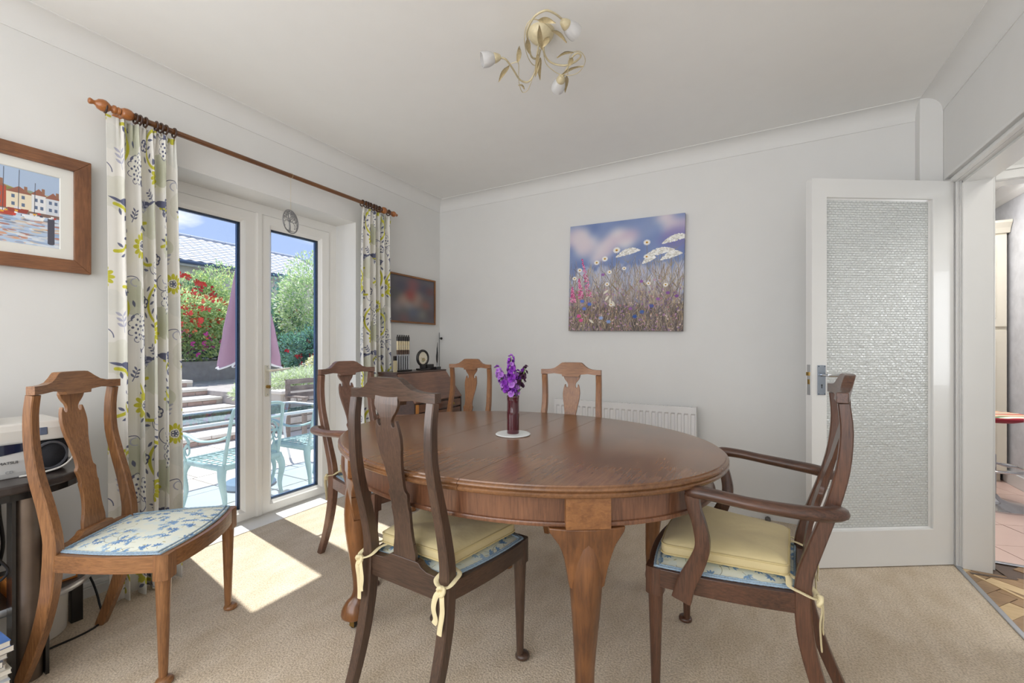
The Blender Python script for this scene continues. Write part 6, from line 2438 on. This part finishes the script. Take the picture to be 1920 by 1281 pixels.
# leafy shrubs
def leafmat(name, c, t=.5):
    m_, nt, b = nmat(name)
    N = nt.nodes.new
    L = nt.links.new
    oi = N('ShaderNodeTexCoord')
    nz = N('ShaderNodeTexNoise')
    nz.inputs['Scale'].default_value = 9
    L(oi.outputs['Object'], nz.inputs[0])
    mx = N('ShaderNodeMixRGB')
    cc = lin(c)
    mx.inputs[1].default_value = tuple(v * .6 for v in cc[:3]) + (1,)
    mx.inputs[2].default_value = tuple(min(1, v * 1.3) for v in cc[:3]) + (1,)
    L(nz.outputs['Fac'], mx.inputs[0])
    L(mx.outputs[0], b.inputs['Base Color'])
    b.inputs['Roughness'].default_value = .6
    tl = N('ShaderNodeBsdfTranslucent')
    L(mx.outputs[0], tl.inputs[0])
    ms = N('ShaderNodeMixShader')
    ms.inputs[0].default_value = t
    L(b.outputs[0], ms.inputs[1])
    L(tl.outputs[0], ms.inputs[2])
    L(ms.outputs[0], nt.nodes['Material Output'].inputs[0])
    return m_


LM = {k: leafmat('leaf_' + k, c) for k, c in dict(light=(206, 224, 170), mid=(172, 204, 146), dark=(112, 158, 132), blue=(120, 164, 162), silver=(226, 232, 216), yellow=(238, 232, 172), lime=(216, 230, 150)).items()}
FM = {k: plain('petal_' + k, c, .6, var=.2) for k, c in dict(red=(226, 74, 62), orange=(236, 120, 84), pink=(206, 70, 160), white=(240, 236, 226), crimson=(214, 40, 60)).items()}
M_TWIG = plain('twig', (120, 96, 72), .8)


def shrub(name, label, c, r, n, leaf, mats, fl=(), group=None, seed=0, core=True):
    """c: centre of base, r: (rx, ry, rz); leaves scattered through the outer shell"""
    rnd = random.Random(seed)
    t = thing(name, label, 'shrub', c, 0, group)
    lobes = []
    for k in range(9):
        a = rnd.random() * 6.28
        q = rnd.uniform(.25, .62)
        lobes.append((math.cos(a) * r[0] * q, math.sin(a) * r[1] * q, r[2] * rnd.uniform(.55, 1.35), rnd.uniform(.38, .6)))
    lobes.append((0, 0, r[2], .75))
    for mi, mat in enumerate(mats):
        m = MB()
        for k in range(n // len(mats)):
            lo = rnd.choice(lobes)
            v = Vector((rnd.gauss(0, 1), rnd.gauss(0, 1), rnd.gauss(0, 1))).normalized()
            rr = rnd.uniform(.72, 1.06) * lo[3]
            p = Vector((lo[0] + v.x * r[0] * rr, lo[1] + v.y * r[1] * rr, lo[2] + v.z * r[2] * rr))
            if p.z < .02:
                p.z = rnd.uniform(.02, r[2] * .4)
            L_ = leaf[0] * rnd.uniform(.7, 1.3)
            w = leaf[1] * rnd.uniform(.7, 1.2)
            d = (v + Vector((rnd.uniform(-.8, .8), rnd.uniform(-.8, .8), rnd.uniform(-.5, .8)))).normalized()
            s_ = d.cross(Vector((rnd.uniform(-1, 1), rnd.uniform(-1, 1), rnd.uniform(-1, 1)))).normalized() * w / 2
            nn_ = d.cross(s_).normalized() * w * .25
            m.add([p, p + d * L_ * .5 + s_ + nn_, p + d * L_, p + d * L_ * .5 - s_ + nn_], [(0, 1, 2, 3)])
        o = m.build('foliage', mat, t)
    m = MB()
    for lo in lobes:
        m.tube([(0, 0, -.05), (lo[0] * .4, lo[1] * .4, lo[2] * .5), (lo[0], lo[1], lo[2])], [.03, .018, .006], 6)
    m.build('branches', M_TWIG, t, smooth=80)
    for (mat, nf_, sz, zlo, zhi) in fl:
        m = MB()
        for k in range(nf_):
            lo = rnd.choice(lobes)
            v = Vector((abs(rnd.gauss(0, 1)) * 1.2, rnd.gauss(0, 1), rnd.gauss(0, 1))).normalized()
            p = Vector((lo[0] + v.x * r[0] * lo[3] * 1.08, lo[1] + v.y * r[1] * lo[3] * 1.08, lo[2] + v.z * r[2] * lo[3] * 1.08))
            if not (zlo <= p.z / (2 * r[2]) <= zhi):
                continue
            for q in range(7):
                a = rnd.random() * 6.28
                d = Vector((.5, math.cos(a), math.sin(a))).normalized()
                s_ = d.cross(Vector((1, 0, 0))).normalized() * sz * .3
                m.add([p, p + d * sz * .6 + s_, p + d * sz, p + d * sz * .6 - s_], [(0, 1, 2, 3)])
        if m.v:
            m.build('flowers', mat, t)
    return t


# beds above the steps (left pane), seen over the steps
shrub('flowering_shrub', 'big pale green bush with pink and orange flowers above the steps', (-11.15, 4.45, .74), (1.0, 1.45, .92), 12000, (.085, .045), [LM['light'], LM['mid'], LM['lime'], LM['light']], [(FM['red'], 130, .085, .45, 1), (FM['orange'], 80, .07, .3, 1), (FM['pink'], 150, .07, 0, .4)], seed=1)
shrub('flowering_shrub', 'tall bush with many scarlet flowers behind the pink flowered bush', (-12.6, 5.0, .78), (.8, 1.8, 1.22), 10000, (.11, .045), [LM['mid'], LM['dark'], LM['light']], [(FM['red'], 420, .10, .35, 1), (FM['crimson'], 160, .09, .3, 1)], seed=2)
shrub('hedge_bush', 'light green bush at the left of the flower bank below the roof', (-12.3, 3.75, .78), (.6, .5, 1.35), 5000, (.09, .04), [LM['light'], LM['mid']], seed=3)
shrub('hedge_bush', 'yellow-green round bush below the right end of the tiled roof', (-13.2, 6.35, .78), (.8, .95, 1.48), 7000, (.09, .045), [LM['lime'], LM['mid'], LM['light']], seed=4)
shrub('dark_shrub', 'blue-green bush half hidden by the closed parasol', (-11.8, 6.3, .78), (.7, .8, .85), 6000, (.10, .04), [LM['blue'], LM['dark']], [(FM['red'], 40, .08, .3, 1)], seed=5)
# right pane
shrub('tall_tree', 'tall pale green feathery tree filling the right-hand pane', (-9.4, 7.35, .34), (1.15, 1.5, 1.80), 18000, (.085, .032), [LM['silver'], LM['light'], LM['mid'], LM['light']], seed=6)
shrub('dark_shrub', 'dark blue-green shrub under the tall pale tree', (-8.3, 6.0, .34), (.6, .75, .72), 8000, (.075, .03), [LM['blue'], LM['dark'], LM['dark']], [(FM['crimson'], 60, .07, .3, 1)], seed=7)
shrub('dark_shrub', 'tall dark tree at the left edge of the right-hand pane', (-10.3, 6.55, .40), (.7, .6, 1.45), 8000, (.09, .035), [LM['blue'], LM['mid']], [(FM['red'], 30, .08, .4, .8)], seed=8)
shrub('yellow_shrub', 'yellow leaved bush above the stone planter wall', (-7.35, 5.75, .34), (.45, .55, .42), 5000, (.06, .03), [LM['yellow'], LM['silver']], seed=9)
shrub('silver_shrub', 'silvery low shrub spilling over the stone planter wall', (-6.85, 4.75, .34), (.40, .75, .24), 6000, (.075, .012), [LM['silver'], LM['light']], seed=10)
shrub('silver_shrub', 'small pale plant beside the steps below the parasol', (-7.2, 4.05, .20), (.35, .25, .26), 3000, (.06, .014), [LM['silver'], LM['light']], seed=11)
# sword leaved plant
t = thing('sword_leaf_plant', 'clump of arching sword-shaped pale leaves among the red flowers', 'plant', (-11.2, 5.35, 1.0))
rnd = random.Random(5)
for k in range(34):
    a = rnd.random() * 6.28
    L_ = rnd.uniform(.7, 1.25)
    sp0 = rnd.uniform(.2, .7)
    m = MB()
    P = bez([(0, 0, 0), (math.cos(a) * sp0 * .3, math.sin(a) * sp0 * .3, L_ * .6), (math.cos(a) * sp0 * .8, math.sin(a) * sp0 * .8, L_ * .95), (math.cos(a) * sp0 * 1.3, math.sin(a) * sp0 * 1.3, L_ * .85)], 3)
    m.tube(P, [(.002, .022 * (1 - (i / len(P)) ** 2) + .002) for i in range(len(P))], 6)
    m.build('blade', LM['lime'] if k % 2 else LM['light'], t, smooth=80)

# bungalow with a tiled roof
BG = thing('bungalow', 'neighbouring bungalow with a grey tiled roof beyond the flower bank', 'house', (-15.5, 6.0, 1.20))
RY0, RY1 = -8.0, 6.6
m = MB(); m.box(-3.5, RY0, -.5, -.3, RY1, 2.62); m.build('wall', plain('cream_render', (220, 212, 196), .9), BG)
SL = math.atan2(1.32, 2.6)
m = MB()
MR = Matrix(((1, 0, 0, 0), (0, 0, 1, 0), (0, 1, 0, 0), (0, 0, 0, 1)))
m.prism([(.0, 2.66), (-2.6, 3.98), (-5.2, 2.66)], RY0 - .2, RY1 + .2, MR)
rf = m.build('roof_base', plain('dark_batten', (86, 90, 98), .9), BG)
ntile = 0
b = MB()
tw, tl_ = .30, .232
vs = []
for i in range(7):
    f = i / 6
    yv = tw * f
    zz = .030 * (.5 - .5 * math.cos(2 * PI * min(1, f * 1.0)))
    for (xx, dz) in ((0, .020), (-tl_ - .03, .004)):
        vs.append((xx, yv, zz + dz))
    vs.append((0, yv, zz + .002))
fs = []
for i in range(6):
    a = i * 3
    fs += [(a, a + 3, a + 4, a + 1), (a, a + 2, a + 5, a + 3)]
b.add(vs, fs)
M_RT = plain('grey_roof_tile', (188, 190, 198), .7, var=.12, vscale=3)
t0 = b.build('roof_tile', M_RT, None)
C.objects.unlink(t0)
rest = MB()
for r_ in range(12):
    for k in range(int((RY1 - RY0) / tw)):
        y = RY0 + k * tw
        x_ = .03 - r_ * tl_ * math.cos(SL)
        z_ = 2.66 + r_ * tl_ * math.sin(SL)
        near = .0 < k * tw + RY0 + 6.0 < 7.2 and False
        if -3.6 <= y <= 3.0:
            o = place(t0, BG, (x_, y, z_))
            o.rotation_euler = (0, SL, 0)
            ntile += 1
        else:
            M_ = Matrix.Translation((x_, y, z_)) @ Matrix.Rotation(SL, 4, 'Y')
            rest.add([M_ @ Vector(v) for v in vs], fs)
o = rest.build('roof_tiles_beyond', M_RT, BG, kind='stuff')
m = MB()
for k in range(int((RY1 - RY0) / .4)):
    m.lathe([(.09, 0), (.09, .39)], 10, Matrix.Translation((-2.6, RY0 + k * .4, 3.99)) @ Matrix.Rotation(-PI / 2, 4, 'X'))
m.build('ridge', M_RT, BG, smooth=60, kind='stuff')
m = MB(); m.tube([(.10, RY0, 2.60), (.10, RY1 + .2, 2.60)], .055, 10); m.build('gutter', plain('slate_blue_gutter', (74, 92, 120), .4), BG, smooth=60)
m = MB(); m.box(-.12, RY0, 2.50, .02, RY1, 2.64); m.build('fascia', plain('pale_fascia', (214, 212, 206), .6), BG)
# fences
M_FEN = plain('dark_blue_fence', (66, 76, 98), .8, var=.12)
FN = thing('garden_fence', 'dark blue-grey board fence below the bungalow', 'fence', (-14.2, 5.0, .8))
fb = MB(); fb.box(-.012, .006, 0, .012, .144, 1.75); fb = fb.build('fence_board', M_FEN, None); C.objects.unlink(fb)
for k in range(44):
    place(fb, FN, (random.uniform(-.006, .006), -3.2 + k * .15, 0), 0)
m = MB(); m.box(-.04, -3.2, .3, -.012, 3.4, .38); m.box(-.04, -3.2, 1.3, -.012, 3.4, 1.38); m.build('rail', M_FEN, FN)
FN2 = thing('garden_fence', 'pale violet-grey fence behind the yellow bush in the right-hand pane', 'fence', (-10.85, 8.2, .34), -.2)
M_FEN2 = plain('lilac_grey_fence', (150, 152, 176), .8, var=.1)
for k in range(22):
    o = place(fb, FN2, (0, -.6 + k * .15, 0), 0, (1, 1, .80))
    o.data = fb.data.copy() if k == 0 else o.data
for o in FN2.children:
    o.material_slots[0].link = 'OBJECT'
    o.material_slots[0].material = M_FEN2

# garden table with a glass top
M_VERD = plain('verdigris_metal', (158, 184, 184), .5, metal=.1, var=.2, vscale=12)
M_WMET = plain('pale_grey_metal', (206, 212, 216), .4, metal=.2)
GT = thing('garden_table', 'glass topped pale metal garden table on the patio', 'table', (-4.46, 2.35, GZ))
m = MB()
out = []
for (cx, cy, a0) in ((.33, .80, 0), (-.33, .80, PI / 2), (-.33, -.80, PI), (.33, -.80, 1.5 * PI)):
    for k in range(6):
        a = a0 + PI / 2 * k / 5
        out.append((cx + .08 * math.cos(a), cy + .08 * math.sin(a)))
m.tube([(x, y, .66) for x, y in out], (.016, .02), 8, close=True, up=(0, 0, 1))
m.build('rim', M_WMET, GT, smooth=60)


def m_tglass():
    m_, nt, b = nmat('blue_table_glass')
    nt.nodes.remove(b)
    N = nt.nodes.new
    L = nt.links.new
    tr = N('ShaderNodeBsdfTransparent'); tr.inputs[0].default_value = (.68, .78, .86, 1)
    gl = N('ShaderNodeBsdfGlossy'); gl.inputs['Roughness'].default_value = .03
    fr = N('ShaderNodeFresnel'); fr.inputs[0].default_value = 1.5
    mx = N('ShaderNodeMixShader')
    front_only(nt, fr, mx); L(tr.outputs[0], mx.inputs[1]); L(gl.outputs[0], mx.inputs[2]); L(mx.outputs[0], nt.nodes['Material Output'].inputs[0])
    return m_


m = MB(); m.prism([(x * .985, y * .99) for x, y in out], .662, .668); m.build('glass_top', m_tglass(), GT)
for sx in (-1, 1):
    for sy in (-1, 1):
        m = MB(); m.tube(bez([(sx * .33, sy * .78, .65), (sx * .30, sy * .72, .4), (sx * .33, sy * .78, .15), (sx * .36, sy * .83, .01)], 4), .014, 8); m.build('leg', M_WMET, GT, smooth=60)

# parasol
M_PARA = plain('mauve_canvas', (176, 140, 158), .85, var=.08, vscale=5, bump=.1)
PA = thing('parasol', 'closed mauve parasol standing through the garden table', 'parasol', (-4.20, 2.36, GZ))
m = MB(); m.lathe([(0, 0), (.21, 0), (.225, .02), (.20, .055), (.06, .075), (.045, .08), (.045, .20), (0, .20)], 32); m.build('base', plain('stone_grey_base', (140, 152, 164), .7), PA, smooth=40)
m = MB(); m.lathe([(.019, .2), (.019, 3.02), (0, 3.04)], 12); m.build('pole', M_WMET, PA, smooth=60)
m = MB()
n = 96
lv = [(1.13, .265), (1.22, .262), (1.5, .215), (1.8, .155), (2.1, .105), (2.4, .070), (2.7, .045), (2.9, .028), (2.98, .02)]
vs = []
for i, (z_, r_) in enumerate(lv):
    for k in range(n):
        a = 2 * PI * k / n
        f = .5 + .5 * math.cos(8 * a + .4 * i)
        rr = r_ * (.52 + .48 * f ** 1.5) + .012
        vs.append((rr * math.cos(a), rr * math.sin(a), z_ + (.07 * (1 - f) if i == 0 else 0)))
m.add(vs, [(i * n + k, i * n + (k + 1) % n, (i + 1) * n + (k + 1) % n, (i + 1) * n + k) for i in range(len(lv) - 1) for k in range(n)])
o = m.build('canopy', M_PARA, PA, smooth=180)
m = MB()
m.tube([(v[0] * 1.01, v[1] * 1.01, v[2]) for v in vs[:n]], .008, 6, close=True)
m.build('white_edging', plain('white_braid', (232, 226, 226), .8), PA, smooth=80)


def garden_chair(label, loc, rz):
    t = thing('garden_chair', label, 'chair', loc, rz, 'cast metal garden chairs on the patio')
    # local +y is forward
    m = MB()
    ring_ = [(.24, .22), (.20, .25), (-.20, .25), (-.24, .22), (-.25, -.20), (-.22, -.24), (.22, -.24), (.25, -.20)]
    m.tube([(x, y, .43) for x, y in ring_], (.022, .012), 8, close=True, up=(0, 0, 1))
    m.build('seat_ring', M_VERD, t, smooth=60)
    m = MB()
    for k in range(7):
        x = -.19 + k * .063
        m.tube([(x, -.23, .44), (x, .24, .44)], .006, 6)
    for k in range(7):
        y = -.20 + k * .067
        m.tube([(-.23, y, .44), (.23, y, .44)], .005, 6)
    for q in range(5):
        a = 2 * PI * q / 5
        m.tube([(math.cos(a) * .1 + .045 * math.cos(b_), math.sin(a) * .1 + .045 * math.sin(b_), .446) for b_ in [2 * PI * k / 14 for k in range(14)]], .004, 5, close=True)
    m.build('seat_lattice', M_VERD, t, smooth=60)
    m = MB()
    m.tube(bez([(-.22, -.22, .43), (-.215, -.26, .62), (-.205, -.30, .82), (-.17, -.315, .875), (0, -.32, .885), (.17, -.315, .875), (.205, -.30, .82), (.215, -.26, .62), (.22, -.22, .43)], 5), .013, 8)
    m.tube([(-.205, -.285, .76), (.205, -.285, .76)], .009, 8)
    m.build('back_frame', M_VERD, t, smooth=60)
    m = MB()
    for g in (-1, 1):
        m.tube(bez([(g * .03, -.235, .45), (g * .09, -.25, .52), (g * .03, -.265, .60), (g * .09, -.275, .68), (g * .04, -.285, .76)], 5), .008, 7)
        m.tube(bez([(g * .04, -.24, .47), (g * .13, -.255, .56), (g * .15, -.27, .66), (g * .07, -.28, .72)], 4), .006, 6)
    m.tube([(.05 * math.cos(a), -.267, .61 + .06 * math.sin(a)) for a in [2 * PI * k / 16 for k in range(16)]], .006, 6, close=True)
    m.build('back_scroll', M_VERD, t, smooth=60)
    for g in (-1, 1):
        m = MB()
        m.tube(bez([(g * .212, -.255, .66), (g * .235, -.15, .628), (g * .25, .02, .612), (g * .262, .16, .650), (g * .265, .22, .655), (g * .262, .245, .625)], 5), (.010, .018), 8, up=(0, 0, 1))
        m.build('arm', M_VERD, t, smooth=60)
        m = MB()
        m.tube(bez([(g * .262, .20, .645), (g * .245, .17, .58), (g * .262, .21, .52), (g * .25, .20, .44)], 5), .010, 7)
        m.tube([(g * .255 , .17 + .030 * math.cos(a), .53 + .042 * math.sin(a)) for a in [2 * PI * k / 12 for k in range(12)]], .007, 6, close=True)
        m.build('arm_support', M_VERD, t, smooth=60)
        for (y, yo) in ((.21, 1), (-.21, -1)):
            m = MB()
            m.tube(bez([(g * .225, y, .435), (g * .245, y + yo * .03, .34), (g * .225, y + yo * .03, .20), (g * .235, y + yo * .055, .08), (g * .25, y + yo * .085, .015)], 5), [(interp(k / 20, [0, .25, .6, 1], [.034, .026, .014, .015]),) * 2 for k in range(21)], 8)
            m.build('leg', M_VERD, t, smooth=60)
    return t


garden_chair('green cast metal garden armchair outside the left-hand pane', (-3.66, 1.935, GZ), PI / 2 + .08)
garden_chair('green cast metal garden armchair outside the right-hand pane', (-3.68, 2.66, GZ), PI / 2 + .05)
# wooden bench
M_BEN = wood('grey_brown_bench', (104, 92, 86), (150, 136, 126), 'Y', 12, .7, 0, 8, .5)
BE = thing('garden_bench', 'weathered wooden garden bench in front of the stone planter wall', 'bench', (-5.55, 4.3, GZ))
for k in range(4):
    m = MB(); m.box(-.20 + k * .105, -.62, .44, -.11 + k * .105, .75, .465); m.build('seat_slat', M_BEN, BE, bevel=.003)
for x_ in (-.18, .19):
    for y_ in (-.55, .66):
        m = MB(); m.box(x_ - .025, y_ - .025, 0, x_ + .025, y_ + .025, .62 if x_ > 0 else .86); m.build('leg', M_BEN, BE, bevel=.003)
for y_ in (-.55, .66):
    m = MB(); m.box(-.20, y_ - .035, .62, .25, y_ + .035, .645); m.build('arm', M_BEN, BE, bevel=.003)
for z_ in (.60, .70, .80):
    m = MB(); m.box(-.20, -.58, z_, -.175, .70, z_ + .07); m.build('back_slat', M_BEN, BE, bevel=.003)
# outer wall face and eaves keep the daylight honest
